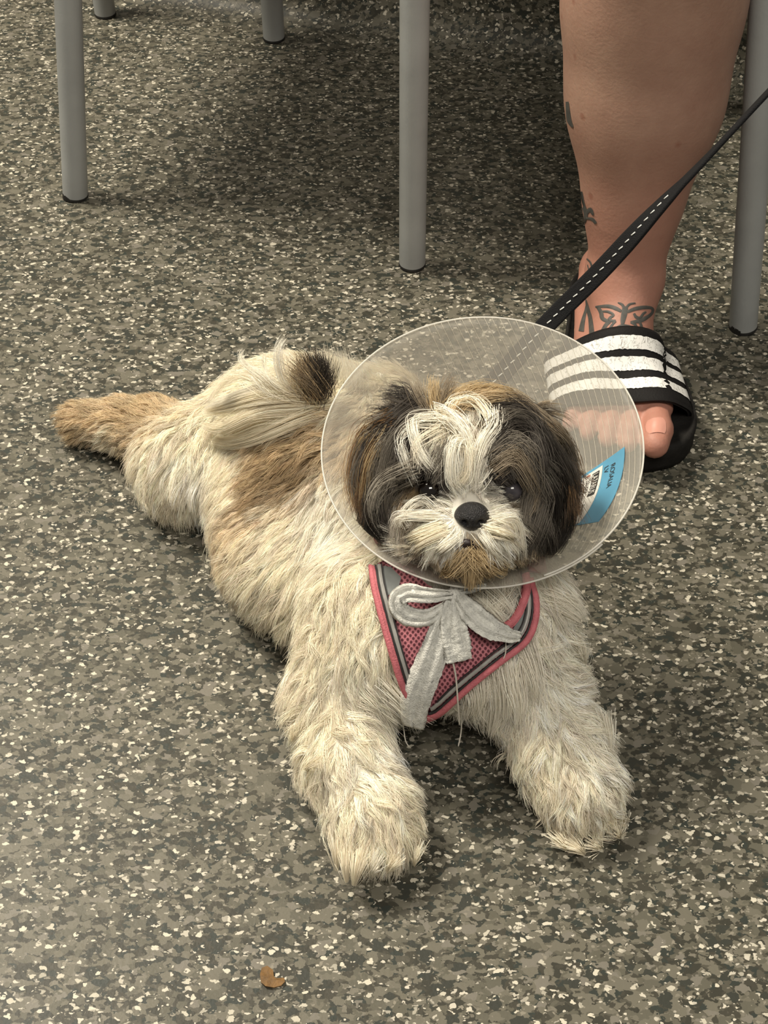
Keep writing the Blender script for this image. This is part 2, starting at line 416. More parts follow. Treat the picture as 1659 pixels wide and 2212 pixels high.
# ------------------------------------------------------------------ chairs
def chair_leg(root, bot, top, r=.0125, worn=False):
    b = np.array(bot, float); t = np.array(top, float); d = (t-b)/np.linalg.norm(t-b)
    p0 = b+d*.0038
    lg = MB().add(tube([p0+d*s for s in np.linspace(0, np.linalg.norm(t-p0), 6)], r, 32)).obj('leg', M['tube'], root); shade_auto(lg)
    rot = Vector(d).to_track_quat('Z', 'Y').to_matrix().to_4x4()
    pf = [(0, 0), (r*.93, 0), (r*1.03, .0012), (r*1.03, .0030), (r*.98, .0042), (0, .0042)]
    vf = lathe(pf, 32); g = MB().add(xform(vf, Matrix.Translation(Vector(b)) @ rot))
    if worn:   # chipped paint showing dark above the cap
        c = np.array([-.5, -1, 0])/1.118
        for k in range(5):
            a = -1.0+k*.20; dd = np.array([math.sin(a)*1.0-.35, -math.cos(a), 0]); dd /= np.linalg.norm(dd)
            hh = .0032+.0022*abs(math.sin(k*1.7)); q = b+dd*(r*1.03)+d*hh
            s_ = .0022
            x = np.cross(d, dd); v = [q-x*s_-d*.003, q+x*s_-d*.003, q+x*s_*.8+d*.001, q-x*s_*.6+d*.0016]
            g.add((v+[u-dd*.003 for u in v], [(0, 1, 2, 3), (0, 4, 5, 1), (1, 5, 6, 2), (2, 6, 7, 3), (3, 7, 4, 0), (7, 6, 5, 4)]))
    go = g.obj('glide', M['rubber'], lg); shade_auto(go)
    return lg
def rounded_slab(c, ux, uy, wx, wy, z0, z1, rr=.05, n=8):
    pts = []
    for cx, cy, a0 in ((wx-rr, wy-rr, 0), (-wx+rr, wy-rr, 90), (-wx+rr, -wy+rr, 180), (wx-rr, -wy+rr, 270)):
        for k in range(n+1):
            a = math.radians(a0+90*k/n); pts.append((cx+rr*math.cos(a), cy+rr*math.sin(a)))
    m = len(pts); V = []
    for s_, z in ((.97, z0), (1, z0+.004), (1, z1-.006), (.985, z1-.001), (.9, z1-.0), (.5, z1-.010)):
        for x, y in pts: p = np.array(c)+ux*x*s_+uy*y*s_; V.append((p[0], p[1], z))
    Fc = [tuple(range(m-1, -1, -1))]
    for i in range(5):
        for k in range(m): k2 = (k+1) % m; Fc.append((i*m+k, i*m+k2, (i+1)*m+k2, (i+1)*m+k))
    Fc.append(tuple(5*m+k for k in range(m)))
    return V, Fc
def build_chair(legs, label, worn):
    c = np.mean([l[1] for l in legs], axis=0)
    root = empty('chair', (c[0], c[1], 0)); tag(root, label, 'chair', 'waiting room chairs')
    off = np.array([c[0], c[1], 0])
    for i, (b, t) in enumerate(legs): chair_leg(root, np.array(b)-off, np.array(t)-off, worn=worn[i])
    V, Fc = rounded_slab((0, 0, 0), wd, wn, .205, .19, .428, .452); s_ = mesh_obj('seat', V, Fc, M['seat'], root); shade_auto(s_)
    # backrest: curved shell on two posts
    for sx in (-1, 1):
        p = [wd*sx*.17+wn*.11+np.array([0, 0, .42]), wd*sx*.17+wn*.145+np.array([0, 0, .50]), wd*sx*.17+wn*.16+np.array([0, 0, .62]), wd*sx*.17+wn*.175+np.array([0, 0, .80])]
        MB().add(tube(catmull(p, 14), .010, 16)).obj('back_post', M['tube'], root)
    V = []; nu, nv = 15, 7
    for th in (0, .008):
        for i in range(nu):
            x = -.21+.42*i/(nu-1)
            for j in range(nv):
                z = .60+.22*j/(nv-1); e = 1-.12*abs(j/(nv-1)*2-1)**3
                V.append(wd*x*e+wn*(.155+.12*(x/.21)**2*-.25+(z-.62)*.11-th-.012)+np.array([0, 0, z]))
    n_ = nu*nv; f = grid_faces(nu, nv); Fc = f+[tuple(k+n_ for k in q[::-1]) for q in f]
    for i in range(nu-1):
        for j in (0, nv-1):
            a, b = i*nv+j, (i+1)*nv+j; Fc.append((a, b, b+n_, a+n_))
    for j in range(nv-1):
        for i in (0, nu-1):
            a, b = i*nv+j, i*nv+j+1; Fc.append((a, b, b+n_, a+n_))
    mesh_obj('backrest', V, Fc, M['seat'], root)
def lean(bot, tx, ty, H_=.43):
    """bottom point, and a point higher on the leg measured at image (tx,ty); extended to H_"""
    b = np.array(bot); q = aty(tx, ty, b[1]); d = (q-b)/(q[2]-b[2]); return b+d*H_
bl = at(163, 424); bm = at(890.5, 573); br = at(1605, 708); k1 = at(228, 32); k2 = at(592, 84)
dk = np.array([-.021, .377, 0])
build_chair([(bl, lean(bl, 147, 0)), (bm, lean(bm, 896, 0)), (k1, k1+np.array([.005, -.015, .43])), (k2, k2+np.array([0, -.015, .43]))],
            'empty chair on four grey metal tube legs, by the wall behind the dog', (True, False, False, False))
b2 = br+wd*.37; k3 = br+dk+np.array([0.0, 0, 0]); k4 = b2+dk
build_chair([(br, lean(br, 1641, 200)), (b2, b2+np.array([.02, 0, .43])), (k3, k3+np.array([0, -.015, .43])), (k4, k4+np.array([0, -.015, .43]))],
            'chair the person sits on, only one grey metal leg showing beside the sandal', (True, False, False, False))

# ------------------------------------------------------------------ person's leg and foot
PF = Field((.07, .79, -.02), (.60, 1.42, .60), .0036)
PF.cap((204, 976, 96), (206, 992, 150), 31, 40, .02)
PF.cap((204, 992, 150), (206, 1008, 225), 38, 56, .02)
PF.cap((206, 1008, 225), (203, 1018, 310), 56, 62, .02)
PF.cap((203, 1018, 310), (203, 1002, 390), 62, 58, .02)
PF.cap((203, 1002, 390), (208, 985, 455), 56, 56, .02)
PF.ell((206, 950, 462), (42, 30, 42), .03)
PF.cap((208, 992, 468), (300, 1230, 532), 66, 82, .03)
PF.cap((300, 1230, 532), (350, 1330, 540), 82, 84, .03)
PF.cap((201, 995, 92), (199, 1020, 56), 21, 20, .015)        # ankle to heel
PF.ell((196, 1028, 48), (22, 26, 24), .012)
PF.cap((204, 970, 74), (198, 918, 56), 31, 21, .02)         # instep
PF.cap((205, 925, 50), (216, 868, 36), 19, 11, .015)
PF.cap((187, 925, 46), (174, 868, 34), 19, 9.5, .015)
PF.cap((184, 1000, 46), (166, 880, 34), 16, 10, .015)
PF.cap((224, 862, 35.5), (170, 864, 34), 12.5, 9, .012)
toes = [((221, 858, 36), (220, 834, 37), (216, 820, 35), 12.0, 11.8), ((202, 858, 36), (198, 834, 38), (195, 823, 32), 8.2, 7.6),
        ((187, 860, 36), (182, 840, 37), (179, 829, 31), 7.8, 7.2), ((174, 862, 35), (167, 846, 36), (164, 836, 31), 7.5, 6.9), ((162, 868, 34), (154, 856, 35), (151, 847, 31), 7.5, 6.8)]
for a, b_, c, r0, r1 in toes:
    PF.cap(a, b_, r0, r1, .0025); PF.cap(b_, c, r1, r1, .004)
Vp, Fp = PF.nets()
E_ = np.concatenate([Fp[:, [0, 1]], Fp[:, [1, 2]], Fp[:, [2, 3]], Fp[:, [3, 0]]]); E_ = np.concatenate([E_, E_[:, ::-1]])
dg_ = np.bincount(E_[:, 0], minlength=len(Vp))[:, None]; wz = np.clip((Vp[:, 2:3]-.11)/.03, 0, 1)
for _ in range(60):                                           # even out calf and knee
    S_ = np.stack([np.bincount(E_[:, 0], Vp[E_[:, 1], k], len(Vp)) for k in range(3)], 1)/dg_
    Vp = Vp+(S_-Vp)*wz*.8
Vp = Vp+PF.grad(Vp)*wz*(.0012+.0052*np.clip((Vp[:, 2:3]-.13)/.12, 0, 1))
person = mesh_obj('person', Vp, Fp, M['skin'])
tag(person, 'person sitting, bare tattooed right lower leg and foot in a slide sandal', 'person')
PB = BVHTree.FromPolygons([tuple(v) for v in Vp], [tuple(f) for f in Fp])
def cast(bvh, x, y, off=0.0):
    d = ray(x, y); h = bvh.ray_cast(Vector(CP), Vector(d))
    if h[0] is None: return None
    n = np.array(h[1]);
    if n@d > 0: n = -n
    return np.array(h[0])+n*off
def pstroke(mb, pts, wd_, off=.0006, n=None, bvh=None):
    """ink stroke hugging the skin; pts image-measured, widths in px"""
    P = catmull(np.array(pts, float), n or 5*len(pts)); W = np.interp(np.linspace(0, 1, len(P)), np.linspace(0, 1, len(np.atleast_1d(wd_))), np.atleast_1d(wd_))
    T = np.gradient(P, axis=0); T /= np.linalg.norm(T, axis=1)[:, None]+1e-9; Nn = np.stack([-T[:, 1], T[:, 0]], 1)
    V = []
    for p, nn, ww in zip(P, Nn, W):
        for s_ in (-1, 0, 1):
            q = p+nn*ww*.5*s_; c = cast(bvh or PB, q[0], q[1], off*(1 if s_ == 0 else .55))
            if c is None: c = V[-1] if V else None
            if c is None: return
            V.append(c)
    mb.add((V, grid_faces(len(P), 3)))
bf = MB()
# butterfly (crop 1200..1520 x 560..1040 measured at 4.61x)
def Z(l): return [(1200+a/4.61, 560+b/4.61) for a, b in l]
pstroke(bf, Z([(695, 470), (685, 540), (672, 600), (665, 650)]), [12, 13, 11, 7])
pstroke(bf, Z([(680, 490), (665, 455), (622, 432)]), [6, 6, 3]); pstroke(bf, Z([(700, 490), (735, 450), (795, 437)]), [5, 5, 3])
pstroke(bf, Z([(655, 520), (600, 490), (520, 468), (400, 475)]), [6, 9, 8, 4])
pstroke(bf, Z([(425, 480), (455, 530), (470, 590), (535, 625)]), [7, 9, 9, 7])
pstroke(bf, Z([(470, 520), (530, 525), (578, 555), (550, 580), (535, 610), (600, 615)]), [4, 6, 5, 6, 7, 5])
pstroke(bf, Z([(540, 620), (500, 660), (470, 715)]), [8, 8, 8]); pstroke(bf, Z([(600, 615), (560, 660), (540, 700)]), [5, 5, 6])
pstroke(bf, Z([(600, 690), (660, 660), (730, 670), (760, 690)]), [6, 5, 6, 6])
pstroke(bf, Z([(715, 525), (790, 495), (880, 480), (960, 490), (955, 540), (890, 590), (830, 615), (745, 630)]), [6, 8, 8, 6, 6, 9, 9, 5])
pstroke(bf, Z([(780, 540), (800, 575), (840, 585), (870, 545), (900, 525)]), [5, 7, 6, 6, 4])
pstroke(bf, Z([(745, 630), (790, 650), (800, 690)]), [4, 6, 7]); pstroke(bf, Z([(830, 615), (850, 660), (850, 700)]), [5, 6, 6])
o = bf.obj('tattoo', M['tattoo'], person); o['label'] = 'dark butterfly tattoo above the sandal strap'
t2 = MB()
pstroke(t2, Z([(305, 400), (325, 500), (350, 600), (365, 760)]), [2, 8, 9, 12]); pstroke(t2, Z([(300, 520), (275, 620), (258, 720)]), [5, 9, 12])
pstroke(t2, Z([(312, 440), (300, 520)]), [2, 5])
t2.obj('tattoo', M['tattoo'], person)
t3 = MB()
def Y(l): return [(900+a/2.186, b/2.186) for a, b in l]
pstroke(t3, Y([(775, 905), (785, 960), (800, 1010), (790, 1060)]), [8, 9, 9, 4]); pstroke(t3, Y([(800, 1010), (820, 990), (835, 1015)]), [5, 10, 4])
pstroke(t3, Y([(800, 1030), (830, 1035), (848, 1055)]), [4, 7, 6]); pstroke(t3, Y([(772, 985), (778, 1060)]), [4, 4])
t3.obj('tattoo', M['tattoo'], person)
t4 = MB(); pstroke(t4, Y([(805, 1222), (822, 1240), (832, 1275)]), [3, 4, 4]); pstroke(t4, Y([(808, 1250), (818, 1290)]), [2, 3]); t4.obj('tattoo', M['tattoo'], person)
t5 = MB(); pstroke(t5, Y([(712, 480), (716, 530), (722, 570), (738, 600)]), [6, 9, 10, 4]); t5.obj('tattoo', M['tattoo'], person)
# big toe nail
nv_ = []
for i in range(7):
    for j in range(7):
        a = (i/6-.5)*2; b_ = (j/6-.5)*2; k = 1-.25*abs(b_)**3
        c = PB.ray_cast(Vector((.2165+a*.0078*k, .8215+b_*.0075, .09)), Vector((0, .15, -1)))
        nv_.append(np.array(c[0] or (0.216, .82, .05))+np.array([0, -.0002, .0007-.0004*abs(a)**4]))
o = mesh_obj('toenail', nv_, grid_faces(7, 7), M['nail'], person)

# ---- sandal
sroot = empty('slide_sandal', (.2, .94, 0)); tag(sroot, 'black slide sandal with three cracked white stripes on the person\'s foot', 'sandal')
so = np.array([.2, .94, 0])
def sole_outline(n=72):
    P = catmull([(.256, .905), (.258, .862), (.246, .832), (.218, .819), (.185, .822), (.156, .836), (.145, .862), (.148, .905), (.155, .95), (.164, 1.0), (.169, 1.040), (.180, 1.060), (.195, 1.066), (.210, 1.058), (.219, 1.035), (.225, 1.0), (.238, .95), (.256, .905), (.258, .862)][:18], n)
    return P
ol = sole_outline(); cen = ol.mean(0)
V = []; Fc = []; lay = [(.93, 0.0), (.985, .003), (1.0, .009), (.995, .018), (1.0, .0235), (.985, .0265), (.96, .0275), (.93, .0245), (.80, .0225), (.4, .0220)]
m_ = len(ol)-1
for s_, z in lay:
    for p in ol[:-1]:
        q = cen+(p-cen)*s_; V.append((q[0]-so[0], q[1]-so[1], z))
Fc.append(tuple(range(m_-1, -1, -1)))
for i in range(len(lay)-1):
    for k in range(m_): k2_ = (k+1) % m_; Fc.append((i*m_+k, i*m_+k2_, (i+1)*m_+k2_, (i+1)*m_+k))
Fc.append(tuple((len(lay)-1)*m_+k for k in range(m_)))
sole = mesh_obj('sole', V, Fc, M['foam'], sroot)
# strap: for each station along the foot march outwards to the skin
def strap_pt(v, a, off):
    # v 0 = front edge, 1 = ankle edge
    c = np.array([.197-.004*v, .863+.070*v, .026+.004*v]); wx = .053-.001*v
    tl = math.radians(24)                                           # plane of the section leans back over the instep
    up = np.array([0, -math.sin(tl), math.cos(tl)]); d = np.array([1., 0, 0])*math.cos(a)+up*math.sin(a)
    ts = np.linspace(.012, .10, 45); S = PF.sample(c+d*ts[:, None]); i = np.argmax(S > off+.002); r = ts[i]-(S[i]-off-.002)
    e = 1/math.sqrt((math.cos(a)/wx)**2+(math.sin(a)/.2)**2)
    return c, d, max(r, min(e, wx)*abs(math.cos(a))**3)
na, nv2 = 41, 17
R0 = np.zeros((na, nv2)); Cc = np.zeros((na, nv2, 3)); Dd = np.zeros((na, nv2, 3))
for i in range(na):
    for j in range(nv2):
        a = math.radians(-6+192*i/(na-1)); Cc[i, j], Dd[i, j], R0[i, j] = strap_pt(j/(nv2-1), a, .001)
for it in range(6):
    R1 = R0.copy(); R1[1:-1] = (R0[:-2]+R0[1:-1]*2+R0[2:])/4; R1[:, 1:-1] = (R1[:, :-2]+R1[:, 1:-1]*2+R1[:, 2:])/4; R0 = R1
R0 = R0+.0012
def strap_at(i, v, off):
    j = v*(nv2-1); j0 = min(int(j), nv2-2); t = j-j0
    ii = min(max(i, 0), na-1.001); i0 = int(ii); u = ii-i0
    f = lambda A_: ((A_[i0, j0]*(1-t)+A_[i0, j0+1]*t)*(1-u)+(A_[i0+1, j0]*(1-t)+A_[i0+1, j0+1]*t)*u)
    d = f(Dd); return f(Cc)+d/np.linalg.norm(d)*(f(R0)+off)
V = []; nj = 21
for off in (.0045, .0):
    for i in range(na):
        for j in range(nj):
            v = j/(nj-1); e = .0014*(1 if v in (0, 1) else 0); V.append(strap_at(i, v, off-(e if off > 0 else 0))-so)
n_ = na*nj; f = grid_faces(na, nj); Fc = f+[tuple(k+n_ for k in q[::-1]) for q in f]
for i in range(na-1):
    for j in (0, nj-1): a, b_ = i*nj+j, (i+1)*nj+j; Fc.append((a, b_, b_+n_, a+n_))
for j in range(nj-1):
    for i in (0, na-1): a, b_ = i*nj+j, i*nj+j+1; Fc.append((a, b_, b_+n_, a+n_))
mesh_obj('strap', V, Fc, M['strap'], sroot)
rs = np.random.default_rng(3)
for si, (v0, v1) in enumerate(((.19, .345), (.45, .615), (.70, .865))):
    mb = MB(); uvs = []
    gap = (9.2, 10.5) if si == 0 else ((9.0, 9.9) if si == 1 else (8.0, 10.0))    # print torn off near the inner side of the strap
    for (ia, ib) in ((0.5, gap[0]), (gap[1], na-1.5)):
        nn = 60 if ib > 15 else 14; V = []
        for q in range(nn):
            i = ia+(ib-ia)*q/(nn-1)
            for r_ in range(5):
                v = v0+(v1-v0)*r_/4; jit = rs.normal()*.004 if r_ in (0, 4) else 0
                ii = i+(rs.normal()*.35 if (q in (0, nn-1) and ia != .5 or (q == nn-1 and ib < 15)) else 0)
                V.append(strap_at(ii, v+jit, .0051)-so); uvs.append((i/40, v))
        mb.add((V, grid_faces(nn, 5)))
    if si == 2:
        for _ in range(14):
            i = rs.uniform(7.9, 9.9); v = rs.uniform(v0-.03, v1-.02); s_ = rs.uniform(.12, .3)
            V = [strap_at(i+s_*math.cos(t), v+s_*.045*math.sin(t)*rs.uniform(.6, 1.5), .0052)-so for t in np.linspace(0, 5.2, 6)]
            mb.add((V, [tuple(range(6))])); uvs += [(i/40, v)]*6
    mesh_obj('stripe', mb.v, mb.f, M['stripe'], sroot, uv=uvs)

cel = math.radians(78)
CA = np.array([-.03, -math.cos(cel), math.sin(cel)]); CA /= np.linalg.norm(CA)
E1 = np.array([1., 0, -.02]); E1 -= CA*(E1@CA); E1 /= np.linalg.norm(E1); E2 = np.cross(CA, E1)
RC = at(1047, 955, .186); CLn = .060; rN = .046; rR = .1036
def cone_side(P):
    """signed clearance from the cone wall (negative inside it) and the radial direction"""
    q = P-(RC-CA*CLn); hgt = q@CA; rad = q-hgt[..., None]*CA; r = np.linalg.norm(rad, axis=-1)
    wall = rN+(rR-rN)*np.clip(hgt/CLn, 0, 1); return r-wall, rad/(r[..., None]+1e-9), (hgt > -.004) & (hgt < CLn+.004)

# ------------------------------------------------------------------ the dog's body
DF = Field((-.30, .43, -.012), (.20, .95, .285), .0036)
DF.cap((36, 612, 84), (-2, 690, 74), 49, 58, .03)
DF.cap((-2, 690, 74), (-44, 765, 70), 58, 62, .03)
DF.cap((-44, 765, 70), (-74, 820, 58), 62, 50, .03)
DF.cap((-40, 655, 52), (-70, 690, 48), 38, 40, .03)
DF.cap((-70, 690, 48), (-92, 740, 44), 40, 36, .03)
DF.cap((-100, 812, 48), (-152, 790, 41), 45, 37, .025)          # near thigh
DF.cap((-156, 800, 40), (-182, 832, 34), 32, 25, .02)
DF.cap((-182, 832, 34), (-212, 850, 28), 22, 18, .015)          # shank and hind foot
DF.cap((-212, 850, 28), (-250, 860, 22), 17, 14, .012)
DF.cap((-45, 845, 45), (0, 858, 36), 40, 32, .02)               # far thigh and foot
DF.cap((0, 858, 36), (28, 868, 20), 20, 14, .012)
DF.cap((-10, 606, 96), (-30, 562, 50), 36, 29, .02)             # near foreleg
DF.cap((-30, 562, 48), (-24, 522, 38), 28, 25, .014)
DF.cap((-24, 522, 38), (-8, 488, 29), 25, 24, .012)
DF.cap((-8, 488, 28), (-3, 478, 23), 24, 22, .01)
for tx, ty in ((-19, 475), (-9, 468), (3, 468), (13, 476)): DF.cap((tx*.6-2, ty+14, 20), (tx, ty, 13), 9, 8, .006)
DF.cap((84, 604, 94), (100, 566, 54), 36, 28, .02)              # far foreleg
DF.cap((100, 566, 52), (114, 530, 40), 27, 25, .014)
DF.cap((114, 530, 40), (126, 508, 29), 25, 23, .012)
DF.cap((126, 508, 29), (130, 503, 23), 23, 20, .01)
for tx, ty in ((115, 495), (125, 489), (137, 489), (146, 497)): DF.cap((127+(tx-130)*.6, ty+12, 18), (tx, ty, 12), 8, 7.5, .006)
DF.cap((35, 612, 84), (44, 640, 118), 46, 38, .03)              # neck
DF.cap((44, 640, 118), (52, 650, 170), 38, 34, .03)
DF.cap((10, 585, 84), (66, 585, 84), 38, 38, .03)               # chest
DF.cap((-36, 778, 106), (-76, 772, 104), 12, 12, .012)          # tail curled over the hip
DF.cap((-76, 772, 104), (-112, 780, 90), 12, 8, .01)
DF.cap((-36, 780, 106), (-38, 796, 122), 10, 7, .01)
HC = np.array([52, 630, 190.]); he = math.radians(20)
HX = np.array([1., 0, 0]); HF = np.array([0, -math.cos(he), math.sin(he)]); HU = np.array([0, math.sin(he), math.cos(he)])
HB = np.array([HX, HF, HU])
def hd(x, f_, u): return HC+HX*x+HF*f_+HU*u
DF.ell(hd(0, -2, 2), (50, 44, 44), .014, HB)
for s_ in (-1, 1):
    DF.ell(hd(23*s_, 26, -14), (22, 20, 21), .012, HB)
    DF.ell(hd(22*s_, 28, 18), (17, 13, 12), .012, HB)
    DF.ell(hd(11*s_, 49, -15), (14, 12, 12), .007, HB)
    DF.ell(hd(26*s_, 44, 8), (10, 10, 9), .005, HB, sub=True)
    DF.cap(hd(40*s_, -4, 26), hd(49*s_, 4, -2), 14, 14, .008, flat=(HX, 1.5))
    DF.cap(hd(49*s_, 4, -2), hd(51*s_, 6, -36), 14, 10, .006, flat=(HX, 1.6))
DF.ell(hd(0, 44, -6), (15, 14, 13), .010, HB)
DF.ell(hd(0, 42, -32), (17, 13, 11), .008, HB)
DV, DFc = DF.nets()
DBV = BVHTree.FromPolygons([tuple(v) for v in DV], [tuple(f) for f in DFc])
SV, SF = DF.nets(.0085)
SBV = BVHTree.FromPolygons([tuple(v) for v in SV], [tuple(f) for f in SF])

# colours of the coat
Lt = (.80, .68, .50)
W_ = (.93, .88, .77); Cm = (.93, .85, .69); Tn = (.61, .47, .29); Br = (.33, .235, .13); Go = (.54, .41, .235); Ru = (.21, .12, .055)
Bk = (.022, .018, .014); Dk = (.060, .050, .042); Gr = (.17, .148, .12); Gt = (.27, .215, .15); Lg = (.42, .38, .32)
# control table: image-measured root, flow direction, length mm, lift, colour
CT = [
 # near foreleg
 (760,1330,-.1,1,24,.35,Cm),(690,1400,-.4,.9,24,.4,Cm),(690,1480,-.4,.9,24,.45,Cm),(655,1560,-.5,.7,22,.5,Cm),(740,1560,.4,.7,22,.4,Cm),(800,1480,.5,.7,26,.4,W_),
 (690,1650,-.1,1,20,.4,Cm),(780,1640,.6,.7,20,.45,W_),(850,1650,.7,.6,20,.5,W_),(720,1740,.1,1,20,.35,Cm),(800,1720,.4,.9,18,.35,Cm),(880,1730,.6,.7,17,.4,Cm),
 (740,1810,0,1,20,.35,Cm),(800,1820,-.15,1,20,.35,Cm),(860,1820,.05,1,20,.35,Cm),(900,1790,.4,.9,16,.4,Cm),
 # far foreleg
 (1150,1330,.1,1,28,.35,W_),(1190,1370,.7,.4,28,.4,W_),(1230,1450,.8,.4,24,.45,W_),(1080,1440,-.1,1,28,.4,W_),(1050,1500,0,1,30,.4,W_),(1150,1500,.1,1,22,.35,W_),
 (1250,1540,.7,.5,22,.45,W_),(1090,1610,-.5,.7,22,.4,Cm),(1180,1620,.1,1,20,.35,Cm),(1280,1620,.7,.6,20,.45,W_),(1140,1700,-.2,1,20,.35,Cm),(1220,1710,.1,1,18,.35,Cm),
 (1290,1700,.5,.8,18,.4,W_),(1210,1770,.1,1,16,.3,Cm),(1270,1770,.1,1,17,.3,Cm),(1315,1750,.3,1,14,.4,Cm),
 (860,1430,0,1,24,.35,Cm),(930,1450,0,1,24,.4,W_),(1000,1450,.1,1,26,.4,W_),(1040,1300,-.2,1,22,.5,W_),(1090,1310,.1,1,20,.5,W_),
 # body
 (620,1340,-.5,.8,28,.4,Cm),(590,1280,-.6,.7,24,.4,Cm),(680,1250,-.2,1,24,.35,Cm),(700,1380,-.1,1,28,.4,Cm),(550,1220,-.7,.6,24,.4,Cm),(530,1130,-.6,.6,20,.35,Lt),
 (620,1050,-.6,.6,16,.3,Br),(670,990,-.6,.6,16,.3,Br),(560,1090,-.6,.6,17,.3,Br),(590,1020,-.6,.6,17,.3,Br),(490,1160,-.7,.6,20,.35,Lt),(720,1130,-.4,.8,22,.35,W_),(730,1050,-.3,.8,20,.35,W_),
 (640,1170,-.5,.7,22,.35,Cm),(600,1120,-.6,.6,20,.3,Cm),(600,960,-.7,.4,18,.3,Tn),(560,1010,-.7,.5,18,.3,Tn),(680,930,-.8,.3,18,.3,Tn),(490,1060,-.5,.8,22,.35,Cm),(520,1010,-.5,.7,22,.35,Cm),
 (430,1010,-.3,.9,24,.4,W_),(350,1050,-.3,.9,24,.4,Cm),(300,1020,-.6,.7,22,.4,Cm),(400,1120,-.2,1,26,.4,Cm),(450,1150,-.3,.9,26,.4,Cm),(470,960,-.2,1,24,.4,Cm),
 (410,930,-.4,.6,20,.5,Cm),(330,910,-.8,-.1,17,.45,Tn),(280,900,-.9,.0,16,.4,Tn),(220,900,-1,.05,16,.35,Tn),(175,920,-1,.2,16,.35,Tn),(230,945,-.8,.5,18,.4,Cm),(310,960,-.4,.9,20,.4,Cm),
 (780,850,-.5,.5,20,.3,Cm),(760,1000,-.5,.6,18,.3,Tn),(800,930,-.5,.6,20,.3,Cm),(850,1080,-.2,1,22,.3,Cm),
 # tail: long
 (710,850,-.9,.15,28,.2,Cm),(660,850,-.9,.2,30,.2,Cm),(610,860,-.9,.3,30,.2,Cm),(560,870,-.9,.3,28,.2,Cm),(510,890,-.8,.4,26,.25,Cm),
]
CTH = [
 # crown and ears
 (930,855,-.05,-1,17,.75,Go),(975,845,.6,-.6,18,.6,Go),(1010,860,.9,.1,20,.4,Go),(1080,875,.9,.35,22,.35,Go),(1130,905,.8,.6,24,.35,Gt),(1160,900,.8,.6,22,.4,Dk),
 (870,890,-.7,-.1,20,.6,Dk),(895,880,-.6,-.5,20,.6,Gt),(830,930,-.4,.9,26,.35,Dk),(805,990,-.15,1,30,.3,Ru),(795,1060,.0,1,30,.25,Ru),(800,1120,.1,1,28,.25,Bk),(815,1170,.25,1,26,.25,Bk),
 (840,1200,.4,.9,20,.25,Bk),(840,1000,-.2,1,30,.3,Dk),(840,1080,0,1,30,.3,Bk),
 (870,950,-.35,.9,26,.35,Gr),(875,1030,-.2,1,26,.35,Gr),(862,1090,.0,1,26,.3,Lg),(865,1150,.1,1,24,.3,Dk),
 # forehead
 (930,900,-.6,.6,20,.4,Cm),(965,885,-.2,.8,20,.4,Cm),(1010,890,.1,.9,20,.4,W_),(1045,900,.5,.8,22,.35,Gt),(1010,935,.0,1,12,.25,Tn),(965,950,-.4,.9,20,.4,W_),(1035,960,.0,1,20,.35,W_),
 (1000,985,-.05,1,18,.3,W_),(930,950,-.5,.8,18,.35,Gr),(920,1000,-.3,.9,9,.2,Dk),(960,1015,-.1,1,8,.15,Gr),(1015,1030,.0,1,12,.25,W_),(945,1035,-.3,.6,5,.15,Dk),(905,1030,-.6,.6,5,.15,Bk),(1130,1035,.6,.6,6,.15,Dk),(925,1082,-.4,.6,5,.15,Bk),(1100,1080,.4,.6,5,.15,Dk),
 (1085,930,.8,.3,24,.35,Dk),(1120,960,.7,.7,26,.3,Gr),(1080,980,.6,.5,20,.25,Dk),(1060,1020,.5,.4,7,.15,Dk),(1140,1010,.3,1,26,.3,Dk),(1110,1020,.5,.3,6,.15,Dk),
 (1005,1060,.0,-.6,8,.3,W_),(975,1075,-.6,-.1,9,.35,W_),(1040,1070,.6,-.2,9,.35,W_),
 # under eyes, cheeks, muzzle
 (895,1075,-.6,.6,10,.25,Br),(900,1110,-.6,.6,12,.3,Gt),(940,1100,-.9,.2,13,.4,W_),(930,1135,-.8,.5,18,.4,W_),(960,1160,-.5,.9,22,.35,W_),(910,1180,-.4,.9,20,.35,Cm),(950,1200,-.3,1,20,.3,W_),
 (985,1165,-.25,1,12,.3,W_),(1035,1165,.25,1,12,.3,W_),(1060,1150,.5,.8,20,.35,W_),(1080,1110,.8,.3,14,.4,W_),(1090,1085,.8,.1,12,.3,Gt),(1100,1160,.5,.8,22,.35,Cm),(1080,1195,.3,1,20,.3,Cm),
 (1125,1120,.4,.9,20,.3,Gr),(1120,1080,.5,.8,14,.25,Dk),(1130,1180,.3,1,18,.3,Tn),
 (1010,1185,0,1,8,.2,Br),(1010,1210,0,1,20,.35,Go),(965,1215,-.2,1,20,.35,Go),(1055,1215,.2,1,20,.35,Go),
 # far ear
 (1180,925,.6,.8,26,.4,Gt),(1195,960,.4,.9,30,.35,Dk),(1215,1000,.25,1,30,.3,Ru),(1225,1060,.1,1,30,.25,Dk),(1210,1110,.05,1,28,.25,Bk),(1215,1150,-.1,1,24,.25,Bk),(1195,1185,-.3,.9,20,.25,Bk),
 (1165,990,.3,1,28,.3,Dk),(1175,1060,.15,1,28,.3,Gr),(1160,1120,.05,1,26,.3,Bk),(1165,1170,-.1,1,20,.25,Dk),
]
def headplane(x, y):
    # nearest spot of the head to a sight line that misses it
    d = ray(x, y); n = HF*.86+HU*.5; c0 = HC/1000; q = CP+d*(((c0-CP)@n)/(d@n))
    h = DBV.find_nearest(Vector(q)); return np.array(h[0]), np.array(h[1])
def on_head(p):
    q = (np.asarray(p)*1000-HC)@HB.T; return np.linalg.norm(q) < 76 and q[1] > -30 and q[2] > -50
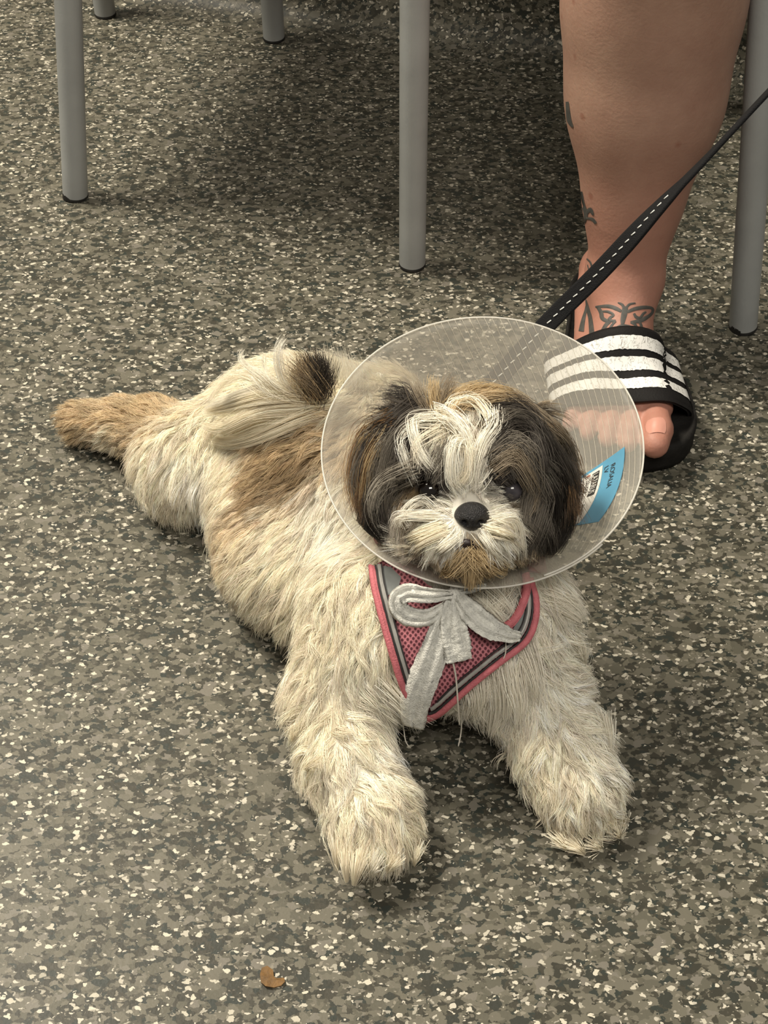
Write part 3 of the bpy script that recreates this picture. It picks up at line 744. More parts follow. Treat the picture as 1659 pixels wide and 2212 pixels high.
def resolve(T, head=False):
    P, D, A_ = [], [], []
    for x, y, dx, dy, L_, lf, c in T:
        h = DBV.ray_cast(Vector(CP), Vector(ray(x, y)))
        if h[0] is None: h = DBV.find_nearest(Vector(at(x, y, .03)))
        if head and not on_head(h[0]): h = headplane(x, y)
        p = np.array(h[0]); n = np.array(h[1]); m = math.hypot(dx, dy); r2 = ray(x+30*dx/m, y+30*dy/m)
        den = r2@n; q = CP+r2*((p-CP)@n)/den if abs(den) > .25 else p+cr*dx*.01-cu*dy*.01
        d = q-p; d -= n*(d@n); d /= np.linalg.norm(d)+1e-9
        P.append(p); D.append(d); A_.append((L_/1000, lf, *c))
    return np.array(P), np.array(D), np.array(A_)
KB = resolve(CT); KH = resolve(CTH, True)
def idw(P, K, k=3, pw=3.0, jit=0.0):
    KP, KD, KA = K; q = P+RNG.normal(size=P.shape)*jit
    d = np.linalg.norm(q[:, None]-KP[None], axis=2); ix = np.argpartition(d, k, axis=1)[:, :k]
    wt = 1/(np.take_along_axis(d, ix, 1)+.002)**pw; wt /= wt.sum(1)[:, None]
    return (KD[ix]*wt[..., None]).sum(1), (KA[ix]*wt[..., None]).sum(1)
def is_head(P):
    q = (P*1000-HC)@HB.T
    return (q[:, 2] > -44) & (np.linalg.norm(q*np.array([1, 1, .95]), axis=1) < 78) & (q[:, 1] > -46)
def field(P, jit=0.0):
    h = is_head(P); D = np.zeros_like(P); A_ = np.zeros((len(P), 5))
    if (~h).any(): D[~h], A_[~h] = idw(P[~h], KB, 3, 3, jit*.8)
    if h.any(): D[h], A_[h] = idw(P[h], KH, 2, 4, jit)
    return D, A_, h

me = bpy.data.meshes.new('dog'); me.from_pydata([tuple(v) for v in DV], [], [tuple(map(int, f)) for f in DFc])
me.polygons.foreach_set('use_smooth', [True]*len(me.polygons)); me.materials.append(M['under'])
_, A_, _ = field(DV); ca = me.attributes.new('col', 'FLOAT_COLOR', 'POINT')
ca.data.foreach_set('color', np.concatenate([A_[:, 2:]*.7, np.ones((len(DV), 1))], 1).astype(np.float32).ravel())
dog = link('dog', me)
tag(dog, 'small shaggy white and tan dog with dark ears lying on the speckled floor', 'dog')

# harness outline: the chest panel (image-measured) used to keep fur off under it
HP = [(808, 1232), (820, 1310), (845, 1390), (868, 1460), (905, 1525), (925, 1536), (955, 1520), (1010, 1475), (1080, 1420), (1130, 1385), (1148, 1345), (1150, 1300), (1138, 1252), (1126, 1250), (1120, 1305), (1098, 1345), (1060, 1362), (1020, 1345), (985, 1295), (925, 1265), (880, 1225), (830, 1205)]
def inpoly(x, y, P):
    r = np.zeros(len(x), bool); n = len(P)
    for i in range(n):
        x0, y0 = P[i]; x1, y1 = P[(i+1) % n]
        if y0 == y1: continue
        c = ((y0 > y) != (y1 > y)) & (x < (x1-x0)*(y-y0)/(y1-y0)+x0); r ^= c
    return r
def pj(P):
    v = P-CP; k = v@cf; return 829.5+F*(v@cr)/k, 1106-F*(v@cu)/k

# ------------------------------------------------------------------ fur
def make_curves(name, pts, rad, col, mat, parent, label=None):
    n, K, _ = pts.shape; hc = bpy.data.hair_curves.new(name); hc.add_curves([K]*n)
    hc.attributes['position'].data.foreach_set('vector', pts.astype(np.float32).ravel())
    ra = hc.attributes.get('radius') or hc.attributes.new('radius', 'FLOAT', 'POINT')
    ra.data.foreach_set('value', rad.astype(np.float32).ravel())
    c = hc.attributes.new('col', 'FLOAT_COLOR', 'CURVE')
    c.data.foreach_set('color', np.concatenate([np.clip(col, 0, 1), np.ones((n, 1))], 1).astype(np.float32).ravel())
    hc.materials.append(mat); o = link(name, hc, parent); o['kind'] = 'stuff'
    if label: o['label'] = label
    return o
tri = np.concatenate([DFc[:, [0, 1, 2]], DFc[:, [0, 2, 3]]]); ta = DV[tri[:, 0]]; tb = DV[tri[:, 1]]; tcx = DV[tri[:, 2]]
TA = np.linalg.norm(np.cross(tb-ta, tcx-ta), axis=1)*.5
def roots(n, wfun=None):
    cen_ = (ta+tb+tcx)/3; wt = TA.copy()
    if wfun is not None: wt = wt*wfun(cen_)
    wt /= wt.sum(); i = RNG.choice(len(wt), n, p=wt); a, b_ = RNG.random(n), RNG.random(n); m = a+b_ > 1; a[m] = 1-a[m]; b_[m] = 1-b_[m]
    return ta[i]+(tb-ta)[i]*a[:, None]+(tcx-ta)[i]*b_[:, None]
def nrm(v): return v/(np.linalg.norm(v, axis=-1, keepdims=True)+1e-9)
EYES = [hd(-25, 0, 10)/1000, hd(25, 0, 10)/1000]
def keep(P):
    q = (P*1000-HC)@HB.T; ok = np.ones(len(P), bool)
    for s_ in (-1, 1): ok &= ~((np.hypot(q[:, 0]-25*s_, q[:, 2]-9) < 8.5) & (q[:, 1] > 10))
    ok &= ~((np.hypot(q[:, 0]/11, (q[:, 2]-0)/9) < 1) & (q[:, 1] > 40)); ok &= ~((np.hypot(q[:, 0]/10, (q[:, 2]+22)/4.5) < 1) & (q[:, 1] > 30))
    x, y = pj(P); hp = inpoly(x, y, HP) & (P[:, 1] < .635) & (P[:, 2] < .150) & ~is_head(P)
    ok &= ~hp
    nn = DF.grad(P); ok &= ~((P[:, 2] < .012) & (nn[:, 2] < -.5))
    return ok
KP_ = 9
def guides(P, jit, curl=1.0):
    n = len(P); nm = DF.grad(P); D, A_, h = field(P, jit)
    D = nrm(D-nm*(D*nm).sum(1)[:, None]); D = nrm(D+RNG.normal(size=D.shape)*np.where(h, .20, np.where(P[:, 1] > .615, .22, .36))[:, None]); D = nrm(D-nm*(D*nm).sum(1)[:, None])
    L = A_[:, 0]*RNG.uniform(.7, 1.25, n); lf = A_[:, 1]*RNG.uniform(.7, 1.4, n)
    d0 = nrm(nm*lf[:, None]*1.5+D); side = nrm(np.cross(nm, D))
    ph = RNG.uniform(0, 6.28, n); am = RNG.uniform(.0, .62, n)*curl*np.where(h, .5, np.where(P[:, 1] > .615, .6, 1.0)); fq = RNG.uniform(2.5, 5.5, n)
    cs, _, inr = cone_side(P); inside = h | (cs < -.001)
    pts = np.zeros((n, KP_, 3)); pts[:, 0] = P; p = P.copy()
    for k in range(1, KP_):
        t = k/(KP_-1)
        d = d0*(1-t)+D*t+np.array([0, 0, -1.])*(.42*t*np.minimum(L/.025, 1.6))[:, None]+side*(am*np.sin(ph+fq*t))[:, None]+nm*(am*.5*np.cos(ph+fq*t))[:, None]
        p = p+nrm(d)*(L/(KP_-1))[:, None]
        s_ = DF.sample(p); mg = .0012+.003*t; bad = s_ < mg
        if bad.any(): p[bad] += DF.grad(p[bad])*(mg-s_[bad])[:, None]
        p[:, 2] = np.maximum(p[:, 2], .0012+RNG.random(n)*.002)
        cs, rdir, inr = cone_side(p); m = inr & inside & (cs > -.004); p[m] -= rdir[m]*(cs[m]+.004)[:, None]
        m = inr & ~inside & (cs < .003) & (cs > -.03); p[m] += rdir[m]*(.003-cs[m])[:, None]
        pts[:, k] = p
    return pts, A_[:, 2:], L
def grow(P, G, clump, r0, cvar=.10, frizz=.0012, jitc=0.0):
    gp, gc, gl = G; kd = KDTree(len(gp))
    for i, q in enumerate(gp[:, 0]): kd.insert(Vector(q), i)
    kd.balance(); ix = np.array([kd.find(Vector(q))[1] for q in P]); n = len(P)
    t = np.linspace(0, 1, KP_)[None, :, None]; off = (P-gp[ix, 0])[:, None]
    ls = np.clip(RNG.normal(.92, .13, n), .45, 1.25)[:, None]      # length share
    tt = np.linspace(0, 1, KP_)[None]*np.minimum(ls, 1)*(KP_-1); i0 = np.minimum(tt.astype(int), KP_-2); u = (tt-i0)[..., None]
    gq = gp[ix]; base = np.take_along_axis(gq, i0[..., None].repeat(3, 2), 1)*(1-u)+np.take_along_axis(gq, (i0+1)[..., None].repeat(3, 2), 1)*u
    cl = (clump*RNG.uniform(.55, 1.0, n))[:, None, None]
    fly = (RNG.random(n) < .05)[:, None, None]; cl = np.where(fly, -.5, cl)
    pts = base+off*(1-cl*t**.9)
    ph = RNG.normal(size=(n, 1, 3)); pts = pts+ph*frizz*t*(gl[ix]/.02)[:, None, None]
    pts += RNG.normal(size=(n, 1, 3))*np.sin(t*5+RNG.uniform(0, 6, (n, 1, 1)))*frizz*.5*t
    pts[..., 2] = np.maximum(pts[..., 2], .0008)
    rad = r0*(1-.75*np.linspace(0, 1, KP_)**1.6)[None]*RNG.uniform(.8, 1.2, (n, 1))
    gs = RNG.normal(1, cvar, (len(gp), 1)); col = gc[ix]*gs[ix]*RNG.normal(1, cvar*.8, (n, 1))
    col = col*(1+RNG.normal(size=(n, 3))*.02)
    return pts, rad, col
notail = lambda c: 1.0
def bodyw(c):
    h = is_head(c); low = (c[:, 2] < .012); vis = 1.0
    return np.where(h, 0, 1)*np.where(low, .3, 1)
def headw(c): return np.where(is_head(c), 1.0, 0)
gr = roots(9000, bodyw); gr = gr[keep(gr)]; GB = guides(gr, .006)
rt = roots(185000, bodyw); rt = rt[keep(rt)]
p_, r_, c_ = grow(rt, GB, .88, .00018, .13)
make_curves('coat', p_, r_, c_, M['fur'], dog, 'shaggy cream and tan body fur')
gr = roots(3600, headw); gr = gr[keep(gr)]; GH = guides(gr, .0035, .8)
rt = roots(52000, headw); rt = rt[keep(rt)]
p_, r_, c_ = grow(rt, GH, .62, .00013, .16, .0009)
make_curves('head_hair', p_, r_, c_, M['facefur'], dog, 'long dark, gold and white hair of the head and ears')

# hand laid locks: list of image-measured points with a height z each
def locks(name, L_, mat, label=None):
    PP, RR, CC = [], [], []
    for path, n, spread, col, tipk in L_:
        g = catmull([at(x, y, z) for x, y, z in path], 14); t = np.linspace(0, 1, 14)
        o0 = RNG.normal(size=(n, 3))*spread; end = 1-tipk*t
        pts = g[None]+o0[:, None]*end[None, :, None]+RNG.normal(size=(n, 1, 3))*.0010*t[None, :, None]
        ls = RNG.uniform(.75, 1, n)
        tt = t[None]*ls[:, None]*13; i0 = np.minimum(tt.astype(int), 12); u = (tt-i0)[..., None]
        pts = np.take_along_axis(pts, i0[..., None].repeat(3, 2), 1)*(1-u)+np.take_along_axis(pts, (i0+1)[..., None].repeat(3, 2), 1)*u
        pts[..., 2] = np.maximum(pts[..., 2], .001)
        PP.append(pts); RR.append(.00015*(1-.7*t**1.5)[None]*RNG.uniform(.8, 1.2, (n, 1))); CC.append(np.array(col)*RNG.normal(1, .11, (n, 1)))
    return make_curves(name, np.concatenate(PP), np.concatenate(RR), np.concatenate(CC), mat, dog, label)
tail = []
def tl(pts, n, s_, c, k=.7): tail.append((pts, n, s_, c, k))
tl([(725, 868, .130), (640, 880, .145), (558, 890, .145), (480, 925, .120), (435, 915, .10)], 420, .0042, Cm)
tl([(720, 880, .125), (640, 905, .140), (560, 940, .125), (500, 955, .105), (455, 948, .09)], 420, .0042, Cm)
tl([(715, 905, .115), (650, 930, .125), (580, 960, .115), (520, 968, .100)], 350, .004, W_)
tl([(715, 855, .135), (640, 850, .155), (560, 860, .155), (490, 880, .130), (440, 890, .11)], 420, .0042, Cm)
tl([(700, 845, .14), (620, 835, .16), (550, 845, .155), (490, 865, .14), (445, 880, .12)], 220, .0032, W_)
tl([(700, 850, .14), (610, 850, .16), (540, 815, .165), (495, 815, .16), (462, 850, .15), (445, 880, .14)], 60, .004, Cm)
tl([(690, 850, .14), (600, 835, .165), (545, 800, .17), (520, 775, .175), (528, 755, .175)], 34, .0022, W_)
tl([(660, 850, .15), (618, 830, .17), (600, 780, .19), (605, 745, .20), (618, 728, .20)], 40, .0026, W_)
tl([(650, 850, .15), (590, 830, .17), (568, 790, .18), (572, 760, .19)], 26, .002, W_)
tl([(655, 852, .15), (600, 840, .165), (560, 808, .175), (540, 800, .17)], 60, .005, W_)
tl([(665, 848, .15), (625, 820, .17), (612, 780, .18), (620, 760, .185)], 70, .005, Cm)
for q, (x, y, c) in enumerate([(640, 785, Tn), (652, 775, Br), (662, 770, Dk), (672, 768, Dk), (685, 772, Dk), (697, 780, Bk), (706, 792, Dk), (630, 800, Gt)]):
    tl([(684, 842, .16), (x*.6+275, y*.6+336, .175), (x, y, .182)], 150, .0046, c, .0)
for x, y in ((700, 758), (722, 762), (740, 770), (760, 782)):
    tl([(738, 850, .12), (x+8, y+40, .145), (x, y, .16)], 130, .005, W_, .3)
pw = []
for (x0, y0, x1, y1, n_, c_) in [(745,1800,728,1880,60,Cm),(765,1820,748,1905,80,Cm),(790,1830,765,1912,110,Cm),(815,1835,800,1890,70,W_),(845,1835,835,1885,60,Cm),(880,1820,895,1868,50,Cm),(900,1800,925,1835,40,Cm),
        (1190,1770,1205,1825,60,Cm),(1215,1785,1225,1835,60,Cm),(1240,1795,1262,1845,80,Cm),(1275,1795,1295,1835,60,Cm),(1310,1780,1335,1810,50,Cm),(1325,1755,1352,1775,30,W_),(700,1640,655,1665,40,Cm),(660,1570,632,1600,30,Cm),(1280,1560,1318,1625,60,W_),(1230,1400,1262,1440,40,W_)]:
    a_ = cast(DBV, x0, y0, .009)
    if a_ is None: continue
    e_ = at(x1, y1, max(.003, min(.02, a_[2]*.5)) if y0 > 1700 else a_[2]*.75); pw.append(([a_, a_*.5+e_*.5+np.array([0, -.002, .004]), e_], int(n_*1.6), .0030, c_, .85))
def locks3(name, L_, mat):
    PP, RR, CC = [], [], []
    for path, n, spread, col, tipk in L_:
        g = catmull(path, 14); t = np.linspace(0, 1, 14)
        pts = g[None]+(RNG.normal(size=(n, 3))*spread)[:, None]*(1-tipk*t)[None, :, None]; pts[..., 2] = np.maximum(pts[..., 2], .001)
        PP.append(pts); RR.append(.00016*(1-.7*t**1.5)[None]*RNG.uniform(.8, 1.2, (n, 1))); CC.append(np.array(col)*RNG.normal(1, .11, (n, 1)))
    return make_curves(name, np.concatenate(PP), np.concatenate(RR), np.concatenate(CC), mat, dog)
for (x0, y0, x1, y1, n_) in [(1060,1430,1085,1560,60),(1030,1450,1030,1570,60),(1100,1440,1130,1545,60),(1080,1420,1105,1530,50),(1130,1410,1150,1500,50),(1010,1470,1012,1560,40),(850,1500,895,1565,40),(840,1460,880,1530,40),
                             (1020,1290,1075,1345,50),(1050,1275,1095,1330,50),(1085,1270,1060,1335,40),(1100,1290,1040,1330,40),(1040,1300,1020,1350,30),(1170,1290,1215,1310,40),(1180,1300,1240,1345,40)]:
    a_ = cast(DBV, x0, y0, .006)
    if a_ is None: continue
    e_ = cast(DBV, x1, y1, .012)
    if e_ is None or np.linalg.norm(e_-a_) > .06: e_ = a_+np.array([(x1-x0)/3300., -.006, -(y1-y0)/3300.*.9])
    pw.append(([a_, a_*.5+e_*.5+np.array([.002, -.004, .003]), e_], n_, .0042, W_, .6))
locks3('long_tufts', pw, M['fur'])
locks('tail_plume', tail, M['fur'], 'long cream hair of the curled tail with a dark tuft')

# long face locks placed in head coordinates (x right, f forward, u up; mm)
def hlocks(name, L_, mat, label=None):
    PP, RR, CC = [], [], []
    for path, n, spread, col, tipk in L_:
        g = catmull([hd(*p)/1000 for p in path], 14); t = np.linspace(0, 1, 14)
        pts = g[None]+(RNG.normal(size=(n, 3))*spread)[:, None]*(1-tipk*t)[None, :, None]+RNG.normal(size=(n, 1, 3))*.0016*t[None, :, None]
        cs, rdir, inr = cone_side(pts); m = inr & (cs > -.003); pts[m] -= rdir[m]*(cs[m]+.003)[:, None]
        PP.append(pts); RR.append(.00015*(1-.7*t**1.5)[None]*RNG.uniform(.8, 1.2, (n, 1))); CC.append(np.array(col)*RNG.normal(1, .12, (n, 1)))
    return make_curves(name, np.concatenate(PP), np.concatenate(RR), np.concatenate(CC), mat, dog, label)
def hpath(pts):
    """image-measured points with clearance above the head, as head coordinates"""
    o_ = []
    for x, y, off in pts:
        c = cast(DBV, x, y, off/1000.)
        if c is None or not on_head(c-0): p_, n_ = headplane(x, y); c = p_+n_*off/1000.
        o_.append(tuple((c*1000-HC)@HB.T))
    return o_
fl_ = []
Fz = lambda l: hpath([(760+a/3.19, 800+b/3.19, o_) for a, b, o_ in l])
for pts, n, c in [
    ([(600, 400, 9), (540, 430, 13), (490, 480, 14), (480, 560, 12), (510, 630, 9), (555, 670, 7)], 60, W_),
    ([(590, 460, 9), (480, 500, 13), (420, 560, 12), (415, 640, 9), (435, 710, 7)], 26, W_),
    ([(640, 470, 9), (530, 560, 12), (480, 600, 11), (490, 650, 8)], 24, Cm),
    ([(520, 430, 6), (440, 500, 8), (400, 600, 8), (380, 720, 7)], 120, Dk), ([(640, 560, 6), (600, 620, 7), (560, 700, 6)], 60, Gr), ([(760, 540, 10), (690, 570, 14), (655, 630, 13), (665, 720, 10), (720, 790, 8)], 80, W_),
    ([(770, 540, 10), (790, 600, 12), (770, 700, 9), (730, 760, 8)], 80, Cm),
    ([(780, 540, 10), (800, 620, 11), (800, 700, 9), (815, 760, 8)], 80, W_),
    ([(640, 380, 9), (700, 410, 12), (760, 480, 13), (790, 560, 11), (800, 640, 9)], 120, W_),
    ([(690, 340, 9), (720, 310, 10), (830, 300, 11), (900, 350, 10), (940, 450, 9), (900, 600, 8)], 60, Cm),
    ([(720, 420, 8), (700, 380, 10), (760, 320, 10), (860, 330, 9)], 30, Tn),
    ([(960, 370, 8), (960, 450, 9), (900, 560, 9), (860, 680, 7), (840, 760, 6)], 170, W_),
    ([(600, 320, 6), (620, 370, 9), (660, 390, 10)], 40, Cm),
    ([(950, 700, 5), (900, 760, 8), (850, 850, 9)], 14, W_),
    # brow and ear sweeps
    ([(950, 470, 7), (1050, 400, 9), (1180, 430, 9), (1260, 560, 8), (1290, 700, 7)], 220, Gr),
    ([(960, 520, 6), (1060, 450, 8), (1180, 500, 8), (1240, 640, 7), (1250, 760, 6)], 220, Dk),
    ([(980, 600, 5), (1080, 540, 7), (1180, 600, 7), (1220, 740, 6), (1200, 900, 6), (1170, 1010, 6)], 200, Gr),
    ([(1000, 660, 5), (1100, 620, 7), (1180, 700, 7), (1220, 850, 6), (1190, 960, 6)], 140, Gt),
    ([(1000, 350, 8), (1130, 380, 10), (1250, 480, 10), (1320, 640, 9), (1350, 850, 8)], 260, Dk),
    ([(1050, 280, 8), (1200, 340, 10), (1330, 470, 10), (1430, 640, 9), (1470, 860, 8)], 240, Gt),
    ([(560, 400, 7), (470, 450, 10), (380, 560, 10), (340, 700, 9), (330, 820, 8)], 200, Gr),
    ([(480, 320, 8), (330, 400, 10), (230, 520, 10), (180, 680, 9), (160, 860, 8)], 240, Dk),
    ([(450, 660, 5), (330, 730, 8), (220, 830, 8), (210, 960, 7), (230, 1060, 7)], 180, Lg),
    ([(440, 690, 5), (350, 760, 8), (290, 860, 8), (270, 1000, 7), (300, 1100, 7)], 150, Gr),
    ([(480, 340, 6), (400, 290, 12), (320, 270, 17), (290, 275, 20)], 90, Dk),
    ([(470, 300, 6), (420, 250, 12), (350, 235, 18), (310, 225, 22)], 80, Dk),
    # muzzle sides and whiskers
    ([(600, 960, 4), (520, 930, 8), (440, 940, 9), (410, 980, 9), (430, 1020, 8)], 40, W_),
    ([(620, 1020, 4), (500, 1000, 9), (400, 1000, 10), (370, 1040, 9)], 60, W_),
    ([(640, 1080, 4), (500, 1100, 9), (400, 1200, 10), (385, 1300, 10), (420, 1410, 9)], 70, Cm),
    ([(660, 1110, 4), (560, 1160, 9), (480, 1280, 10), (470, 1400, 9)], 80, Cm),
    ([(700, 1130, 4), (640, 1180, 8), (560, 1260, 10), (530, 1360, 9)], 70, W_),
    ([(920, 1080, 4), (1020, 1120, 9), (1090, 1230, 9), (1120, 1330, 9)], 70, Cm),
    ([(940, 1040, 4), (1050, 1060, 9), (1130, 1180, 10), (1150, 1290, 9)], 60, W_),
    ([(900, 1110, 4), (960, 1180, 8), (1000, 1260, 9), (1020, 1340, 9)], 70, W_),
    ([(780, 1210, 4), (700, 1270, 8), (630, 1340, 9), (610, 1430, 9)], 160, Go),
    ([(820, 1220, 4), (820, 1290, 9), (810, 1360, 10), (815, 1430, 9)], 160, Go),
    ([(860, 1210, 4), (960, 1270, 8), (1040, 1340, 9), (1070, 1410, 9)], 160, Go), ([(840, 1210, 4), (900, 1270, 8), (960, 1350, 9), (980, 1430, 9)], 160, Go),
    ([(760, 1230, 4), (740, 1300, 9), (720, 1370, 10), (715, 1440, 9)], 120, Tn),
    ([(880, 1230, 4), (890, 1300, 9), (900, 1370, 10), (900, 1440, 9)], 120, Tn),
    ([(330, 380, 12), (220, 470, 14), (150, 600, 14), (110, 760, 13), (110, 900, 12)], 110, Ru), ([(300, 430, 12), (200, 560, 14), (140, 720, 13), (120, 880, 12)], 40, Lg),
    ([(260, 460, 12), (160, 620, 13), (115, 780, 13), (120, 920, 12)], 80, Go),
    ([(260, 450, 9), (200, 600, 10), (150, 760, 10), (150, 950, 8), (190, 1150, 7)], 120, Gr),
    ([(150, 1000, 6), (180, 1150, 7), (250, 1300, 7)], 160, Bk), ([(130, 900, 6), (150, 1080, 7), (210, 1230, 7)], 160, Bk),
    ([(1300, 420, 9), (1420, 600, 10), (1480, 780, 9), (1490, 960, 8), (1470, 1100, 7)], 60, Ru),
    ([(1250, 500, 9), (1350, 700, 10), (1400, 900, 9), (1400, 1100, 8)], 160, Bk),
    ([(1300, 560, 9), (1400, 760, 10), (1440, 960, 9), (1420, 1160, 7)], 160, Dk),
    ([(1280, 700, 8), (1330, 900, 9), (1350, 1080, 8), (1320, 1230, 7)], 150, Bk),
    ([(1240, 760, 7), (1260, 900, 8), (1230, 1040, 8), (1190, 1150, 7)], 60, Gr),
]: fl_.append((Fz(pts), n, .0021 if c in (W_, Cm) and n < 100 else .0034, c, .45))
for pts, n, c in [
    ([(-24, 6, 44), (-29, 3, 52), (-33, -2, 59)], 70, Gt), ([(-20, 6, 46), (-22, 2, 56), (-22, -3, 62)], 80, Go), ([(-15, 6, 47), (-13, 2, 58), (-10, -3, 63)], 80, Gt),
    ([(-12, 6, 47), (-4, 4, 56), (6, 0, 58), (18, -2, 55)], 130, Go), ([(-8, 8, 46), (4, 6, 54), (18, 3, 54), (30, 0, 46)], 150, Tn), ([(-2, 2, 47), (12, 0, 55), (26, -3, 51), (38, -4, 42)], 140, Go),
    ([(8, 4, 46), (24, 2, 50), (38, 0, 43), (47, -2, 30)], 140, Gt), ([(14, 10, 44), (28, 9, 46), (40, 8, 38), (48, 6, 24)], 140, Dk), ([(10, -4, 46), (-6, -4, 52), (-16, -4, 52)], 80, Go),
    ([(-45, 8, 40), (-57, 11, 24), (-64, 13, 2), (-65, 14, -22)], 150, Ru), ([(-48, 12, 36), (-60, 15, 16), (-64, 17, -8)], 70, Go), ([(-46, 16, 34), (-56, 20, 12), (-58, 22, -12)], 60, Gr),
    ([(-58, 16, -6), (-60, 20, -26), (-52, 24, -44)], 200, Bk), ([(57, 16, -6), (60, 20, -26), (52, 24, -42)], 200, Bk), ([(-54, 20, 4), (-55, 24, -20), (-48, 26, -40)], 120, Bk),
    ([(-26, 4, 42), (-36, 2, 44), (-45, 0, 47), (-50, -2, 48)], 60, Dk), ([(-28, 6, 40), (-40, 6, 38), (-50, 4, 26)], 120, Gr), ([(-30, 10, 38), (-42, 12, 30), (-52, 10, 14)], 120, Dk),
]: fl_.append((pts, n, .0030, c, .4))
hlocks('face_hair', fl_, M['facefur'], 'white forelock, grey brows and golden beard')

# nose, eyes, mouth
def put(vf, c, mat, name, B=HB, parent=dog):
    V = [np.array(c)/1000+(np.array(v)@B) for v in vf[0]]; return mesh_obj(name, V, vf[1], mat, parent)
def uvs(rx, ry, rz, nu=24, nv=16, fn=None):
    V = []
    for i in range(nv+1):
        p = math.pi*i/nv
        for k in range(nu):
            t = 2*math.pi*k/nu; v = np.array([math.sin(p)*math.cos(t), math.sin(p)*math.sin(t), math.cos(p)])
            if fn is not None: v = fn(v)
            V.append((v[0]*rx/1000, v[1]*ry/1000, v[2]*rz/1000))
    Fc = [(i*nu+k, i*nu+(k+1) % nu, (i+1)*nu+(k+1) % nu, (i+1)*nu+k) for i in range(nv) for k in range(nu)]
    return V, Fc
def nosefn(v):
    x, y, z = v; w_ = 1+.22*z if z < 0 else 1.0; w_ -= .30*max(0, -z)**1.5
    d = 1.0
    for s_ in (-1, 1):
        g = math.exp(-(((x-.44*s_)/.17)**2+((z+.12)/.20)**2)); d -= .62*g*(y > 0)
    d -= .12*math.exp(-(x/.07)**2)*(y > 0)*(z < .1)
    return np.array([x*w_, y*d, z])
put(uvs(10.6, 8.5, 8.8, 64, 40, nosefn), hd(0, 56, -1), M['nose'], 'nose')
o = put(uvs(7.4, 7.4, 7.4), hd(-24.5, 38.6, 8), M['eye'], 'eye')
o = put(uvs(7, 7, 7), hd(24.5, 38.6, 8), M['eye_cloudy'], 'eye'); o['label'] = 'cloudy dull eye'
mth = [hpath([(x, y, 2.5)])[0] for x, y in ((975, 1192), (985, 1180), (998, 1172), (1010, 1166), (1022, 1172), (1036, 1180), (1046, 1192))]
mv, mf = tube(catmull([hd(*p)/1000 for p in mth], 24), .0024, 8); mesh_obj('mouth', mv, mf, M['mouth'], dog)

# ------------------------------------------------------------------ harness
har = empty('dog_harness', tuple(at(930, 1400, .08))); tag(har, 'pink mesh dog harness with grey reflective trim on the dog\'s chest', 'harness')
ho = np.array(har.location)
def shell(x, y, off=.0):
    c = cast(SBV, x, y, off)
    return c
def panel(name, poly, mat, off, step=7.0, uvs_=True):
    """triangulated patch of the chest surface inside an image-measured outline"""
    xs = [p[0] for p in poly]; ys = [p[1] for p in poly]; bm = bmesh.new()
    P = []; n = len(poly)
    for i in range(n):
        a = np.array(poly[i], float); b_ = np.array(poly[(i+1) % n], float); k = max(1, int(np.linalg.norm(b_-a)/step))
        for q in range(k): P.append(a+(b_-a)*q/k)
    bd = len(P)
    gx, gy = np.meshgrid(np.arange(min(xs)+step/2, max(xs), step), np.arange(min(ys)+step/2, max(ys), step)); gx = gx.ravel(); gy = gy.ravel()
    ok = inpoly(gx, gy, poly); B_ = np.array(P)
    for x, y, o_ in zip(gx, gy, ok):
        if o_ and np.min(np.hypot(B_[:, 0]-x, B_[:, 1]-y)) > step*.55: P.append(np.array([x, y]))
    from mathutils.geometry import delaunay_2d_cdt
    r = delaunay_2d_cdt([Vector(p) for p in P], [(i, (i+1) % bd) for i in range(bd)], [], 1, 1e-4)
    vs, fs = r[0], r[2]; V = []; last = None
    for v in vs:
        c = shell(v[0], v[1], off)
        if c is None: c = last if last is not None else at(v[0], v[1], .08)
        last = c; V.append(c)
    V = np.array(V); m = len(V)
    D_ = np.array([ray(v[0], v[1]) for v in vs])
    Vb = V+D_*.0025; Fc = [tuple(f) for f in fs]+[tuple(k+m for k in f[::-1]) for f in fs]
    uv = [(v[0]/3300., v[1]/3300.) for v in vs]*2
    return mesh_obj(name, np.concatenate([V, Vb])-ho, Fc, mat, har, uv=uv)
panel('mesh_panel', HP, M['pinkmesh'], .002)
panel('corner_panel', [(814, 1235), (822, 1280), (836, 1292), (862, 1272), (868, 1250), (840, 1222)], M['greyfab'], .0032)
panel('corner_panel', [(1120, 1366), (1140, 1330), (1142, 1290), (1130, 1288), (1118, 1335), (1105, 1358)], M['greyfab'], .0032)
def band(name, path, width, mat, off, h=.0012, n=60, parent=har, o0=None):
    P = catmull(np.array(path, float), n); T = np.gradient(P, axis=0); T /= np.linalg.norm(T, axis=1)[:, None]; Nn = np.stack([-T[:, 1], T[:, 0]], 1)
    V = []; nc = 5; last = None
    for p, nn in zip(P, Nn):
        for s_ in np.linspace(-1, 1, nc):
            q = p+nn*width*.5*s_; c = shell(q[0], q[1], off+h*(1-s_**4))
            if c is None: c = last if last is not None else at(q[0], q[1], .08)
            last = c; V.append(c-(ho if o0 is None else o0))
    m = len(V); V2 = V+[v+ray(829, 1106)*.002 for v in V]; f = grid_faces(n, nc); Fc = f+[tuple(k+m for k in q[::-1]) for q in f]
    for i in range(n-1):
        for j in (0, nc-1): a, b_ = i*nc+j, (i+1)*nc+j; Fc.append((a, b_, b_+m, a+m))
    return mesh_obj(name, V2, Fc, mat, parent)
Lp = [(806, 1228), (812, 1275), (832, 1350), (852, 1420), (872, 1480), (898, 1526), (918, 1540)]
Rp = [(1140, 1255), (1152, 1300), (1149, 1345), (1130, 1385), (1080, 1424), (1010, 1478), (955, 1524), (918, 1540)]
def shiftp(P, dx, dy=0): return [(x+dx, y+dy) for x, y in P]
